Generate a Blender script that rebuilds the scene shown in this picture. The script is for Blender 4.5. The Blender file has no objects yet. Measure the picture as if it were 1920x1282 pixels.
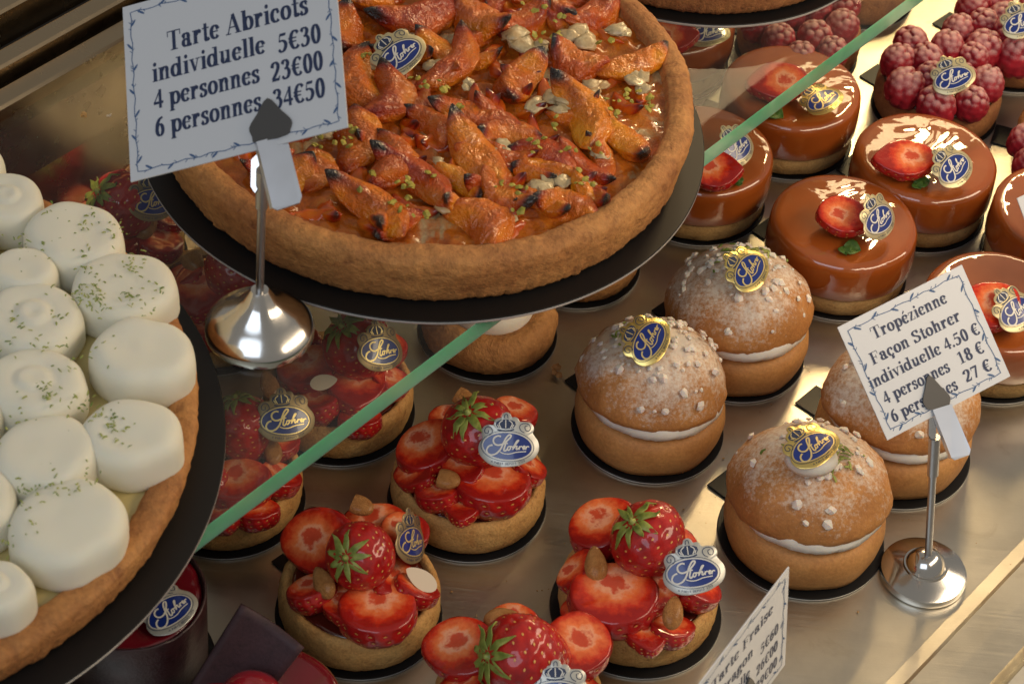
import bpy, bmesh, math, random
from mathutils import Vector, Matrix, noise, Quaternion

scene = bpy.context.scene
COL = scene.collection
PI = math.pi

# ---------------------------------------------------------------- camera
F_PX, PITCH, ROLL = 4460.0, math.radians(44), math.radians(6)
_c, _s = math.cos(ROLL), math.sin(ROLL)
CAM = Vector((0, 0, 1.0))
RT = Vector((_c, _s * math.sin(PITCH), _s * math.cos(PITCH)))
UP = Vector((-_s, _c * math.sin(PITCH), _c * math.cos(PITCH)))
FW = Vector((0, math.cos(PITCH), -math.sin(PITCH)))
CB = Matrix((RT, UP, -FW)).transposed()          # columns: image right, image up, towards the viewer
cam_d = bpy.data.cameras.new('camera')
cam_d.sensor_width = 36.0
cam_d.lens = 36.0 * F_PX / 1920.0
cam_d.clip_start, cam_d.clip_end = 0.02, 50
cam_d.dof.use_dof = True
cam_d.dof.focus_distance = 1.37
cam_d.dof.aperture_fstop = 20
cam = bpy.data.objects.new('camera', cam_d)
COL.objects.link(cam)
cam.matrix_world = Matrix.Translation(CAM) @ CB.to_4x4()
scene.camera = cam

# ---------------------------------------------------------------- light
E1 = Vector((0.590, 0.807, 0))                   # along the display case
E2 = Vector((-0.807, 0.590, 0))                  # towards its back
O = Vector((-0.1323, 0.7369, 0))                 # a point under the front edge of the glass shelf

def case(t, s, z=0.0):
    """t metres along the case, s metres towards its back from the shelf's front edge"""
    return O + E1 * t + E2 * s + Vector((0, 0, z))

world = bpy.data.worlds.new('World')
scene.world = world
world.use_nodes = True
bg = world.node_tree.nodes['Background']
bg.inputs[0].default_value = (0.90, 0.85, 0.77, 1)
bg.inputs[1].default_value = 0.31

def area(name, loc, target, sx, sy, power, color, xdir=None, spread=180):
    d = bpy.data.lights.new(name, 'AREA')
    d.shape = 'RECTANGLE'; d.size = sx; d.size_y = sy
    d.energy = power; d.color = color; d.spread = math.radians(spread)
    o = bpy.data.objects.new(name, d); COL.objects.link(o)
    z = (Vector(loc) - Vector(target)).normalized()
    x = (xdir or Vector((1, 0, 0)))
    x = (x - z * x.dot(z)).normalized(); y = z.cross(x)
    o.matrix_world = Matrix.Translation(loc) @ Matrix((x, y, z)).transposed().to_4x4()
    return o

WARM = (1.0, 0.72, 0.40)
area('case_strip_light', case(1.38, 0.33, 0.54), case(0.75, 0.0, 0.0), 0.9, 0.08, 2.8, WARM, E1)
area('added_tray_glow_light', case(1.03, 0.19, 0.50), case(0.60, 0.02, 0.0), 0.24, 0.035, 0.95, (1.0, .70, .34), E1, 95)  # added lamp, no known fixture, casts the warm patches on the tray
area('added_shelf_fill', case(0.50, 0.300, 0.128), case(0.50, 0.05, 0.0), 1.5, 0.012, 1.0, (1.0, .74, .42), E1)  # invented fill strip, added to brighten the cakes below the glass
area('case_front_light', case(0.62, -0.50, 0.52), case(0.40, 0.08, 0.02), 0.9, 0.16, 4.2, (1.0, 0.80, 0.56), E1)
area('street_daylight', (-0.7, -1.1, 2.2), (0.05, 0.95, 0.05), 2.0, 1.4, 24.0, (0.72, 0.84, 1.0))

scene.view_settings.view_transform = 'Standard'
scene.view_settings.look = 'None'
scene.view_settings.exposure = -0.14
scene.view_settings.gamma = 1.0
scene.view_settings.use_curve_mapping = False
scene.cycles.max_bounces = 8
scene.cycles.transparent_max_bounces = 16
scene.cycles.caustics_reflective = False
scene.cycles.caustics_refractive = False
scene.cycles.sample_clamp_indirect = 4.0
scene.cycles.use_denoising = True

# ---------------------------------------------------------------- helpers
def ray(px, py):
    return FW + RT * ((px - 960) / F_PX) - UP * ((py - 641) / F_PX)

def P(px, py, z=0.0):
    d = ray(px, py)
    return CAM + d * ((z - 1.0) / d.z)

def W(px, py, depth):
    return CAM + ray(px, py) * depth

def depth_of(p):
    return (Vector(p) - CAM).dot(FW)

def CF(nx, ny, rho, loc=(0, 0, 0), scale=(1, 1, 1)):
    """frame whose Z faces (nx, ny) off the viewer's direction, X turned rho degrees anticlockwise"""
    n2 = min(0.98, nx * nx + ny * ny)
    k = math.sqrt(n2 / (nx * nx + ny * ny)) if nx * nx + ny * ny > n2 else 1
    nx, ny = nx * k, ny * k
    nz = math.sqrt(1 - nx * nx - ny * ny)
    n = Vector((nx, ny, nz))
    u = Vector((math.cos(math.radians(rho)), math.sin(math.radians(rho)), 0))
    u.z = -(nx * u.x + ny * u.y) / nz
    u.normalize(); v = n.cross(u)
    m = CB @ Matrix((u, v, n)).transposed()
    return Matrix.Translation(loc) @ m.to_4x4() @ Matrix.Diagonal((*scale, 1))

def FR(z, xdir, loc=(0, 0, 0), scale=(1, 1, 1)):
    z = Vector(z).normalized(); x = Vector(xdir)
    x = (x - z * x.dot(z)).normalized(); y = z.cross(x)
    return Matrix.Translation(loc) @ Matrix((x, y, z)).transposed().to_4x4() @ Matrix.Diagonal((*scale, 1))

def nz3(p, f=1.0, off=0.0):
    return noise.noise(Vector((p[0] * f + off, p[1] * f - off, p[2] * f + off * .7)))

class MB:
    def __init__(self):
        self.v, self.f, self.m, self.cols = [], [], [], {}
    def add(self, verts, faces, mi=0, mat=None):
        k = len(self.v)
        self.v += [tuple(mat @ Vector(p)) if mat is not None else tuple(p) for p in verts]
        self.f += [tuple(i + k for i in f) for f in faces]
        self.m += [mi] * len(faces)
        return k
    def box(self, a, b, mi=0, mat=None):
        x0, y0, z0 = a; x1, y1, z1 = b
        v = [(x0, y0, z0), (x1, y0, z0), (x1, y1, z0), (x0, y1, z0), (x0, y0, z1), (x1, y0, z1), (x1, y1, z1), (x0, y1, z1)]
        f = [(3, 2, 1, 0), (4, 5, 6, 7), (0, 1, 5, 4), (1, 2, 6, 5), (2, 3, 7, 6), (3, 0, 4, 7)]
        self.add(v, f, mi, mat)
    def lathe(self, prof, n=64, mi=0, wob=None, mat=None, mis=None):
        v, f, ms = [], [], []
        idx = []
        for j, (r, z) in enumerate(prof):
            if r < 1e-6:
                idx.append([len(v)]); v.append((0, 0, z))
            else:
                row = []
                for i in range(n):
                    a = 2 * PI * i / n
                    p = (r * math.cos(a), r * math.sin(a), z)
                    if wob: p = wob(p, a, j)
                    row.append(len(v)); v.append(p)
                idx.append(row)
        for j in range(len(prof) - 1):
            A, B = idx[j], idx[j + 1]
            mm = mis[j] if mis else mi
            for i in range(n):
                i2 = (i + 1) % n
                if len(A) == 1 and len(B) == 1: break
                if len(A) == 1: f.append((A[0], B[i2], B[i]))
                elif len(B) == 1: f.append((A[i], A[i2], B[0]))
                else: f.append((A[i], A[i2], B[i2], B[i]))
                ms.append(mm)
        k = len(self.v)
        self.add(v, f, 0, mat)
        self.m[len(self.m) - len(ms):] = ms
        return k
    def ngon_prism(self, pts, z0, z1, mi=0, mat=None, mi_side=None):
        n = len(pts)
        v = [(x, y, z0) for x, y in pts] + [(x, y, z1) for x, y in pts]
        f = [tuple(reversed(range(n))), tuple(range(n, 2 * n))]
        self.add(v, f, mi, mat)
        k = len(self.v) - 2 * n
        for i in range(n):
            j = (i + 1) % n
            self.f.append((k + i, k + j, k + n + j, k + n + i)); self.m.append(mi if mi_side is None else mi_side)
    def mesh(self, name, mats, smooth=True, angle=None, colattr=None):
        me = bpy.data.meshes.new(name)
        me.from_pydata(self.v, [], self.f)
        for m in (mats if isinstance(mats, (list, tuple)) else [mats]): me.materials.append(m)
        me.polygons.foreach_set('material_index', self.m)
        if smooth:
            me.polygons.foreach_set('use_smooth', [True] * len(me.polygons))
        if colattr is not None:
            a = me.color_attributes.new('Tone', 'FLOAT_COLOR', 'POINT')
            for i, t in enumerate(colattr): a.data[i].color = (t, t, t, 1)
        me.update()
        if smooth and angle is not None:
            bm = bmesh.new(); bm.from_mesh(me)
            for e in bm.edges:
                if len(e.link_faces) == 2 and e.calc_face_angle(0) > math.radians(angle): e.smooth = False
            bm.to_mesh(me); bm.free()
        return me

def fixn(me):
    bm = bmesh.new(); bm.from_mesh(me)
    bmesh.ops.recalc_face_normals(bm, faces=bm.faces)
    bm.to_mesh(me); bm.free()
    return me

def thing(name, loc, label, cat, group=None):
    o = bpy.data.objects.new(name, None); COL.objects.link(o)
    o.empty_display_size = .02
    o.location = loc
    o['label'] = label; o['category'] = cat
    if group: o['group'] = group
    return o

def put(name, me, parent, mw=None, label=None, stuff=False):
    """link one mesh object; mw = world matrix (children keep it under their parent)"""
    o = bpy.data.objects.new(name, me); COL.objects.link(o)
    mw = mw if mw is not None else Matrix.Identity(4)
    if parent is not None:
        o.parent = parent
        o.matrix_basis = WM(parent).inverted() @ mw
    else:
        o.matrix_basis = mw
    WORLD[o.name] = mw.copy()
    if label: o['label'] = label
    if stuff: o['kind'] = 'stuff'
    return o

WORLD = {}
def WM(o):
    return WORLD[o.name] if o.name in WORLD else Matrix.Translation(o.location)

def tag(o, label=None, cat=None, group=None, kind=None):
    if label: o['label'] = label
    if cat: o['category'] = cat
    if group: o['group'] = group
    if kind: o['kind'] = kind
    return o

# ---------------------------------------------------------------- materials
class NT:
    def __init__(self, name):
        self.mat = bpy.data.materials.new(name); self.mat.use_nodes = True
        self.t = self.mat.node_tree; self.n = self.t.nodes; self.n.clear()
        self.out = self.n.new('ShaderNodeOutputMaterial')
    def node(self, typ, **kw):
        x = self.n.new(typ)
        for k, v in kw.items():
            if k.startswith('i_'):
                key = k[2:]
                x.inputs[int(key) if key.isdigit() else key.replace('_', ' ')].default_value = v
            else: setattr(x, k, v)
        return x
    def l(self, a, b): self.t.links.new(a, b)
    def coords(self, kind='Object', rand=True):
        tc = self.node('ShaderNodeTexCoord')
        if not rand: return tc.outputs[kind]
        oi = self.node('ShaderNodeObjectInfo')
        m = self.node('ShaderNodeMath', operation='MULTIPLY'); m.inputs[1].default_value = 37.0
        self.l(oi.outputs['Random'], m.inputs[0])
        a = self.node('ShaderNodeVectorMath', operation='ADD')
        self.l(tc.outputs[kind], a.inputs[0]); self.l(m.outputs[0], a.inputs[1])
        return a.outputs[0]
    def noise(self, vec, scale, detail=4, rough=.55, dist=0.0):
        x = self.node('ShaderNodeTexNoise'); x.inputs['Scale'].default_value = scale
        x.inputs['Detail'].default_value = detail; x.inputs['Roughness'].default_value = rough
        x.inputs['Distortion'].default_value = dist
        if vec is not None: self.l(vec, x.inputs['Vector'])
        return x.outputs['Fac']
    def ramp(self, fac, stops):
        x = self.node('ShaderNodeValToRGB'); e = x.color_ramp.elements
        while len(e) < len(stops): e.new(.5)
        for k, (p, c) in enumerate(stops):
            e[k].position = p; e[k].color = (*c, 1) if len(c) == 3 else c
        self.l(fac, x.inputs[0]); return x.outputs[0]
    def mix(self, fac, a, b, blend='MIX'):
        x = self.node('ShaderNodeMix', data_type='RGBA', blend_type=blend)
        for s, v in ((x.inputs[0], fac), (x.inputs[6], a), (x.inputs[7], b)):
            if isinstance(v, (int, float)): s.default_value = v
            elif isinstance(v, tuple): s.default_value = (*v, 1) if len(v) == 3 else v
            else: self.l(v, s)
        return x.outputs[2]
    def math(self, op, a, b=None, clamp=False):
        x = self.node('ShaderNodeMath', operation=op, use_clamp=clamp)
        for s, v in ((x.inputs[0], a), (x.inputs[1], b)):
            if v is None: continue
            if isinstance(v, (int, float)): s.default_value = v
            else: self.l(v, s)
        return x.outputs[0]
    def bump(self, h, dist, strength=1.0, prev=None):
        x = self.node('ShaderNodeBump'); x.inputs['Distance'].default_value = dist
        x.inputs['Strength'].default_value = strength
        self.l(h, x.inputs['Height'])
        if prev is not None: self.l(prev, x.inputs['Normal'])
        return x.outputs[0]
    def bsdf(self, col, rough=.5, metal=0, coat=0, coat_rough=.05, sss=0, sss_r=.004, normal=None, spec=.5, coat_normal=None, sss_col=(1, .4, .2), aniso=0, coat_ior=1.5):
        b = self.node('ShaderNodeBsdfPrincipled')
        def s(k, v):
            if isinstance(v, (int, float)): b.inputs[k].default_value = v
            elif isinstance(v, tuple): b.inputs[k].default_value = (*v, 1) if len(v) == 3 else v
            else: self.l(v, b.inputs[k])
        s('Base Color', col); s('Roughness', rough); s('Metallic', metal)
        s('Coat Weight', coat); s('Coat Roughness', coat_rough); s('Specular IOR Level', spec)
        b.inputs['Coat IOR'].default_value = coat_ior
        if aniso: s('Anisotropic', aniso)
        if sss:
            s('Subsurface Weight', sss); b.inputs['Subsurface Scale'].default_value = sss_r
            b.inputs['Subsurface Radius'].default_value = sss_col
        if normal is not None: self.l(normal, b.inputs['Normal'])
        if coat_normal is not None: self.l(coat_normal, b.inputs['Coat Normal'])
        self.l(b.outputs[0], self.out.inputs[0])
        return b

def m_plain(name, col, rough=.5, metal=0, coat=0, **kw):
    t = NT(name); t.bsdf(col, rough, metal, coat, **kw); return t.mat

def m_crust(name, light, dark, rough=.75, grain=.0006, scale=55, coat=0.0, edge=None):
    t = NT(name); v = t.coords()
    n1 = t.noise(v, scale, 6, .6); n2 = t.noise(v, scale * 14, 4, .6); n3 = t.noise(v, scale * 4, 5, .65, .4)
    col = t.ramp(n1, [(.32, dark), (.66, light)])
    sp = t.ramp(n3, [(.28, (.45, .35, .28)), (.42, (1, 1, 1))])
    col = t.mix(.75, col, sp, 'MULTIPLY')
    gr = t.ramp(n2, [(.3, (.72, .66, .6)), (.62, (1.08, 1.06, 1.02))])
    col = t.mix(.8, col, gr, 'MULTIPLY')
    b = t.bump(n2, grain, .9); b = t.bump(n3, grain * 3, .6, b)
    t.bsdf(col, rough, 0, coat, .25, normal=b, sss=.08, sss_r=.002)
    return t.mat

def m_metal(name, col, rough, scratch=True, aniso=.0):
    t = NT(name); v = t.coords(rand=False)
    n = t.noise(v, 60, 3)
    r = t.math('ADD', t.math('MULTIPLY', n, .14), rough - .07)
    t.bsdf(col, r, 1.0, normal=t.bump(t.noise(v, 900, 2), .00003, .3), aniso=aniso)
    return t.mat

def m_tray():
    t = NT('brushed_tray_steel'); tc = t.node('ShaderNodeTexCoord')
    mp = t.node('ShaderNodeMapping'); t.l(tc.outputs['Object'], mp.inputs[0])
    mp.inputs['Rotation'].default_value = (0, 0, math.radians(32))
    mp.inputs['Scale'].default_value = (6, 260, 1)
    br = t.noise(mp.outputs[0], 3.0, 5, .6)
    mp2 = t.node('ShaderNodeMapping'); t.l(tc.outputs['Object'], mp2.inputs[0])
    mp2.inputs['Rotation'].default_value = (0, 0, math.radians(-25)); mp2.inputs['Scale'].default_value = (9, 420, 1)
    br2 = t.noise(mp2.outputs[0], 2.0, 3, .6)
    cl = t.noise(tc.outputs['Object'], 14, 6, .65)
    fine = t.noise(tc.outputs['Object'], 900, 2, .5)
    rough = t.math('ADD', t.math('MULTIPLY', cl, .16), .24)
    rough = t.math('ADD', rough, t.math('MULTIPLY', t.ramp(br, [(.35, (0, 0, 0)), (.75, (1, 1, 1))]), .10))
    scr = t.ramp(br2, [(.66, (0, 0, 0)), (.72, (1, 1, 1))])
    rough = t.math('ADD', rough, t.math('MULTIPLY', scr, .20))
    col = t.ramp(cl, [(.3, (.55, .51, .43)), (.7, (.70, .66, .57))])
    sm = t.noise(tc.outputs['Object'], 38, 4, .7, .6)
    col = t.mix(t.ramp(sm, [(.60, (0, 0, 0)), (.78, (.5, .5, .5))]), col, (.46, .40, .31))
    b = t.bump(br, .00012, .25); b = t.bump(br2, .00012, .25, b); b = t.bump(fine, .0001, .3, b)
    t.bsdf(col, rough, 1.0, normal=b, aniso=.3)
    return t.mat

def m_glass():
    t = NT('clear_glass')
    tr = t.node('ShaderNodeBsdfTransparent'); tr.inputs[0].default_value = (.93, .95, .93, 1)
    gl = t.node('ShaderNodeBsdfGlossy'); gl.inputs[0].default_value = (1, 1, 1, 1); gl.inputs[1].default_value = .0
    v = t.coords('Object', False)
    gl.inputs[1].default_value = .02
    fr = t.node('ShaderNodeFresnel'); fr.inputs[0].default_value = 1.55
    f = t.math('MULTIPLY', fr.outputs[0], .24, True)
    mx = t.node('ShaderNodeMixShader'); t.l(f, mx.inputs[0]); t.l(tr.outputs[0], mx.inputs[1]); t.l(gl.outputs[0], mx.inputs[2])
    # a faint diffuse veil over the pane, patchy
    df = t.node('ShaderNodeBsdfDiffuse'); df.inputs[0].default_value = (.75, .74, .70, 1)
    pane_veil = t.math('MULTIPLY', t.ramp(t.noise(v, 16, 6, .7, .8), [(.38, (.25, .25, .25)), (.75, (1, 1, 1))]), .05)
    m2 = t.node('ShaderNodeMixShader'); t.l(pane_veil, m2.inputs[0]); t.l(mx.outputs[0], m2.inputs[1]); t.l(df.outputs[0], m2.inputs[2])
    t.l(m2.outputs[0], t.out.inputs[0])
    return t.mat

def m_clearback():
    t = NT('clear_glass_underside')
    tr = t.node('ShaderNodeBsdfTransparent'); tr.inputs[0].default_value = (.95, .97, .95, 1)
    t.l(tr.outputs[0], t.out.inputs[0]); return t.mat

def m_edge():
    t = NT('green_glass_edge'); v = t.coords('Object', False)
    n = t.noise(v, 12, 4, .6)
    col = t.ramp(n, [(.3, (.10, .36, .20)), (.7, (.20, .55, .36))])
    t.bsdf(col, .18, coat=.6, sss=.6, sss_r=.02, sss_col=(.3, 1, .5)); return t.mat

def m_berry():
    t = NT('strawberry_skin'); v = t.coords()
    n = t.noise(v, 2.2, 4, .6); n2 = t.noise(v, 14, 3, .6)
    col = t.ramp(n, [(.25, (.22, .006, .008)), (.5, (.42, .010, .010)), (.75, (.56, .022, .012))])
    b = t.bump(n2, .0004, .5)
    t.bsdf(col, .45, 0, .8, .05, spec=.2, sss=.12, sss_r=.003, sss_col=(1, .15, .08), normal=b); return t.mat

def m_cut():
    t = NT('strawberry_cut_face')
    tc = t.node('ShaderNodeTexCoord'); v = tc.outputs['Object']
    sx = t.node('ShaderNodeSeparateXYZ'); t.l(v, sx.inputs[0])
    oi = t.node('ShaderNodeObjectInfo')
    off = t.math('MULTIPLY', t.math('SUBTRACT', oi.outputs['Random'], .5), .5)
    nn = t.noise(t.coords(), 3.0, 4, .6)
    yy = t.math('SUBTRACT', sx.outputs[1], .30)
    xx = t.math('ADD', sx.outputs[0], t.math('MULTIPLY', off, .5))
    r = t.math('SQRT', t.math('ADD', t.math('MULTIPLY', xx, xx), t.math('MULTIPLY', yy, yy)))
    r = t.math('ADD', r, t.math('MULTIPLY', t.math('SUBTRACT', nn, .5), .75))
    ang = t.math('ARCTAN2', yy, xx)
    st = t.math('SINE', t.math('MULTIPLY', ang, 23.0))
    st = t.math('MULTIPLY', t.math('ADD', st, 1.0), .5)
    col = t.ramp(r, [(.06, (.62, .075, .030)), (.22, (.66, .085, .032)), (.33, (.92, .40, .22)), (.47, (.88, .20, .055)), (.78, (.64, .034, .008)), (.98, (.36, .010, .007))])
    band = t.ramp(r, [(.28, (0, 0, 0)), (.42, (1, 1, 1)), (.8, (0, 0, 0))])
    col = t.mix(t.math('MULTIPLY', t.math('MULTIPLY', st, band), t.math('MULTIPLY', nn, .22)), col, (.90, .36, .16))
    b = t.bump(t.noise(v, 7, 4, .6), .0008, .4)
    t.bsdf(col, .45, 0, .8, .05, spec=.15, sss=.15, sss_r=.004, sss_col=(1, .25, .1), normal=b); return t.mat

def m_tone(name, ramp_stops, rough=.3, coat=1, nscale=60, nmix=.35, **kw):
    """colour along a Tone attribute stored in the mesh (char, ripeness), broken up by noise"""
    t = NT(name); at = t.node('ShaderNodeAttribute', attribute_name='Tone')
    v = t.coords(); n = t.noise(v, nscale, 5, .65)
    f = t.math('ADD', at.outputs['Fac'], t.math('MULTIPLY', t.math('SUBTRACT', n, .5), nmix))
    col = t.ramp(f, ramp_stops)
    b = t.bump(t.noise(v, 4, 4, .6, .3), .10, .38)
    oi = t.node('ShaderNodeObjectInfo')
    hs = t.node('ShaderNodeHueSaturation'); t.l(col, hs.inputs['Color'])
    t.l(t.math('ADD', t.math('MULTIPLY', oi.outputs['Random'], .030), .492), hs.inputs['Hue'])
    t.l(t.math('ADD', t.math('MULTIPLY', oi.outputs['Random'], .45), .72), hs.inputs['Value'])
    t.bsdf(hs.outputs[0], rough, 0, coat, .05, normal=b, coat_normal=b, **kw); return t.mat

M = {}
M['tray'] = m_tray()
M['glass'] = m_glass(); M['glass_under'] = m_clearback(); M['glass_edge'] = m_edge()
M['rail'] = m_metal('dark_bronze_rail', (.42, .33, .22), .26)
M['rail_dark'] = m_plain('black_groove_shade', (.012, .012, .013), .5)  # near-black colour that stands in for shade in the rail grooves
M['steel'] = m_metal('polished_steel', (.62, .60, .57), .16)
M['steel_dull'] = m_metal('dull_steel', (.40, .40, .41), .36)
M['steel_dark'] = m_plain('darkened_steel', (.085, .082, .08), .5, .3)
M['steel_lever'] = m_metal('satin_steel_lever', (.68, .69, .72), .38)
M['board'] = m_plain('black_cake_board', (.006, .0055, .0055), .5, coat=.1, coat_rough=.3, spec=.3)
M['board_edge'] = m_plain('cut_board_edge', (.55, .54, .53), .4, .5)
M['crust'] = m_crust('golden_tart_crust', (.72, .42, .14), (.56, .27, .075))
M['crust_brown'] = m_crust('brown_tart_crust', (.40, .17, .055), (.24, .085, .03))
M['crust_big'] = m_crust('large_tart_crust', (.56, .265, .080), (.34, .13, .036), scale=18, grain=.0013)
M['jelly'] = m_plain('dark_fruit_jelly', (.12, .016, .008), .15, coat=1)
M['berry'] = m_berry(); M['cut'] = m_cut()
M['seed'] = m_plain('strawberry_seed', (.74, .36, .08), .4, coat=.4)
def m_leaf(name, a, b):
    t = NT(name); v = t.coords(); n = t.noise(v, 4, 4)
    t.bsdf(t.ramp(n, [(.3, a), (.7, b)]), .45, normal=t.bump(t.noise(v, 9, 3), .0005, .5), sss=.1, sss_r=.002, sss_col=(.4, 1, .2)); return t.mat
M['calyx'] = m_leaf('strawberry_calyx', (.16, .20, .03), (.36, .38, .08))
M['mint'] = m_leaf('mint_leaf', (.03, .085, .012), (.085, .17, .025))
def m_almond():
    t = NT('toasted_almond_skin'); v = t.coords()
    n = t.noise(v, 3.0, 5, .65); n2 = t.noise(v, 14, 4, .6)
    col = t.mix(t.ramp(n2, [(.35, (.35, .35, .35)), (.6, (0, 0, 0))]), t.ramp(n, [(.3, (.40, .15, .035)), (.7, (.62, .29, .085))]), (.26, .09, .02))
    t.bsdf(col, .5, coat=.25, coat_rough=.2, spec=.3, normal=t.bump(n2, .05, .5)); return t.mat
M['almond'] = m_almond()
M['almond_in'] = m_plain('almond_flesh', (.72, .58, .42), .6)
M['silver'] = m_plain('silver_foil', (.52, .51, .46), .36, .45)
M['champagne'] = m_plain('champagne_foil', (.56, .48, .28), .36, .5)
M['bronze'] = m_plain('shaded_foil', (.30, .215, .105), .4, .5)  # shade put into the colour
M['gold'] = m_plain('gold_foil', (.80, .60, .20), .28, .85)
M['navy'] = m_plain('navy_print', (.008, .028, .20), .28, coat=.5)
M['white_ink'] = m_plain('pale_ink', (.72, .70, .64), .4)
M['gold_ink'] = m_plain('gold_ink', (.80, .63, .28), .35, .5)
M['dark_ink'] = m_plain('dark_blue_ink', (.016, .03, .085), .5)
M['sprig_ink'] = m_plain('sprig_blue_ink', (.05, .11, .24), .6)
M['card'] = m_plain('white_plastic_card', (.64, .65, .67), .42, coat=.15, coat_rough=.3)

def m_caramel():
    t = NT('caramel_mirror_glaze'); v = t.coords()
    n = t.noise(v, 30, 3, .5)
    b = t.bump(t.noise(v, 26, 3, .55, .5), .0030, .5)
    fine = t.noise(v, 500, 3, .6)
    t.bsdf(t.ramp(n, [(.3, (.26, .057, .008)), (.7, (.36, .084, .012))]), .5, 0, 1, .02, normal=t.bump(fine, .0002, .3), coat_normal=b, sss=.1, sss_r=.004, spec=.1, coat_ior=1.75); return t.mat
M['caramel'] = m_caramel()
M['sponge'] = m_crust('pale_sponge', (.56, .36, .14), (.40, .22, .07), grain=.0005)

def m_bun(name, light, dark, sugar=.0):
    t = NT(name); v = t.coords()
    n1 = t.noise(v, 35, 5, .6); n2 = t.noise(v, 520, 4, .65); n3 = t.noise(v, 24, 5, .65)
    col = t.ramp(n1, [(.3, dark), (.7, light)])
    col = t.mix(.7, col, t.ramp(n2, [(.3, (.70, .62, .55)), (.65, (1.05, 1.02, 1))]), 'MULTIPLY')
    if sugar:
        geo = t.node('ShaderNodeNewGeometry')
        sz = t.node('ShaderNodeSeparateXYZ'); t.l(t.node('ShaderNodeTexCoord').outputs['Normal'], sz.inputs[0])
        n4 = t.noise(v, 420, 4, .75)
        f = t.math('ADD', t.math('MULTIPLY', sz.outputs[2], .26), t.math('MULTIPLY', n3, .70))
        f = t.math('ADD', f, t.math('MULTIPLY', n4, .62))
        f = t.ramp(f, [(.84 - sugar * .1, (0, 0, 0)), (1.06 - sugar * .1, (.85, .85, .85))])
        col = t.mix(f, col, (.78, .68, .57))
    t.bsdf(col, .62, 0, normal=t.bump(n2, .0006, .6, t.bump(n1, .002, .5)), sss=.08, sss_r=.003); return t.mat
M['bun'] = m_bun('brioche_crumb', (.62, .31, .095), (.46, .20, .055))
M['bun_top'] = m_bun('sugar_dusted_brioche', (.58, .265, .072), (.40, .160, .042), sugar=1.0)
def m_cream(name, col, b_=.0012, sc=60):
    t = NT(name); v = t.coords()
    n = t.noise(v, sc, 4, .6)
    t.bsdf(t.mix(t.ramp(n, [(.35, (0, 0, 0)), (.75, (.4, .4, .4))]), col, tuple(c * f for c, f in zip(col, (.98, .94, .84)))), .5, normal=t.bump(n, b_, .5, t.bump(t.noise(v, 900, 3), .0002, .35)), sss=.35, sss_r=.006, sss_col=(1, .8, .5)); return t.mat
M['cream'] = m_cream('white_cream', (.80, .74, .64))
M['dollop'] = m_cream('whipped_cream_dollop', (.88, .845, .70), .0009, 110)
M['lemon'] = m_plain('pale_lemon_curd', (.58, .47, .20), .35, coat=.3)
M['sugar'] = m_plain('pearl_sugar', (.80, .70, .60), .6, sss=.3, sss_r=.003)
def m_zest(name, a, b):
    t = NT(name); v = t.coords('Object', False)
    t.bsdf(t.ramp(t.noise(v, 170, 2), [(.38, a), (.62, b)]), .55); return t.mat
M['zest'] = m_zest('lime_zest', (.13, .20, .025), (.38, .40, .09))
M['pistachio'] = m_zest('chopped_pistachio', (.20, .19, .02), (.45, .37, .05))

def m_rasp():
    t = NT('sugar_dusted_raspberry'); v = t.coords()
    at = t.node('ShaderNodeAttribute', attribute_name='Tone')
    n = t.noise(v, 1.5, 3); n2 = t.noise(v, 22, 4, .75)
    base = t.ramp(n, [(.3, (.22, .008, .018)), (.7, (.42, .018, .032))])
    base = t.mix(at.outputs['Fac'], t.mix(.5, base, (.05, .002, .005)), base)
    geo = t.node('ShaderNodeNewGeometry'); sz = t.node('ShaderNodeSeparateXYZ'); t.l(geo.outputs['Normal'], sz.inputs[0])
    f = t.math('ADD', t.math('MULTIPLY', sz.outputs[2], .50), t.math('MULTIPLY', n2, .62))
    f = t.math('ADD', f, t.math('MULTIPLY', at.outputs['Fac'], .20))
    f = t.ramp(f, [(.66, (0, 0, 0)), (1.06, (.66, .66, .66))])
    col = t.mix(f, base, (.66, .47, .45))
    t.bsdf(col, .55, 0, 0, .2, spec=.3, sss=.15, sss_r=.003, sss_col=(1, .15, .15)); return t.mat
M['rasp'] = m_rasp()
M['burg_gloss'] = m_plain('burgundy_mirror_glaze', (.17, .006, .014), .12, coat=1, coat_rough=.02)
M['burg_wall'] = m_crust('dark_chocolate_wall', (.050, .014, .018), (.022, .006, .009), rough=.4, grain=.0003, coat=.3)
M['choc'] = m_crust('matt_chocolate_plaque', (.055, .020, .026), (.035, .012, .017), rough=.62, grain=.0001)
M['cherry'] = m_plain('glazed_red_berry', (.30, .010, .020), .25, coat=1, sss=.2, sss_r=.003)

M['apricot'] = m_tone('roasted_apricot', [(.0, (.76, .26, .010)), (.32, (.66, .115, .005)), (.60, (.34, .020, .004)), (.80, (.09, .010, .006)), (.92, (.008, .005, .006))], .5, .8, 110, .40, spec=.15, sss=.10, coat_ior=1.6, sss_r=.004, sss_col=(1, .35, .08))
def m_filling():
    t = NT('apricot_glaze_over_almond_cream'); v = t.coords('Object', False)
    n = t.noise(v, 26, 5, .6, .5); n2 = t.noise(v, 70, 5, .65); n3 = t.noise(v, 420, 3, .6)
    amber = t.ramp(n2, [(.3, (.24, .045, .004)), (.55, (.46, .120, .008)), (.75, (.52, .19, .020))])
    cream = t.ramp(n3, [(.3, (.36, .26, .12)), (.7, (.52, .40, .21))])
    f = t.ramp(n, [(.60, (0, 0, 0)), (.68, (1, 1, 1))])
    b = t.bump(t.noise(v, 190, 5, .65), .0016, .9, t.bump(n2, .0016, .8))
    t.bsdf(t.mix(f, amber, cream), .5, 0, .7, .08, normal=b, sss=.1, sss_r=.004, spec=.15); return t.mat
M['filling'] = m_filling()
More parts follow.
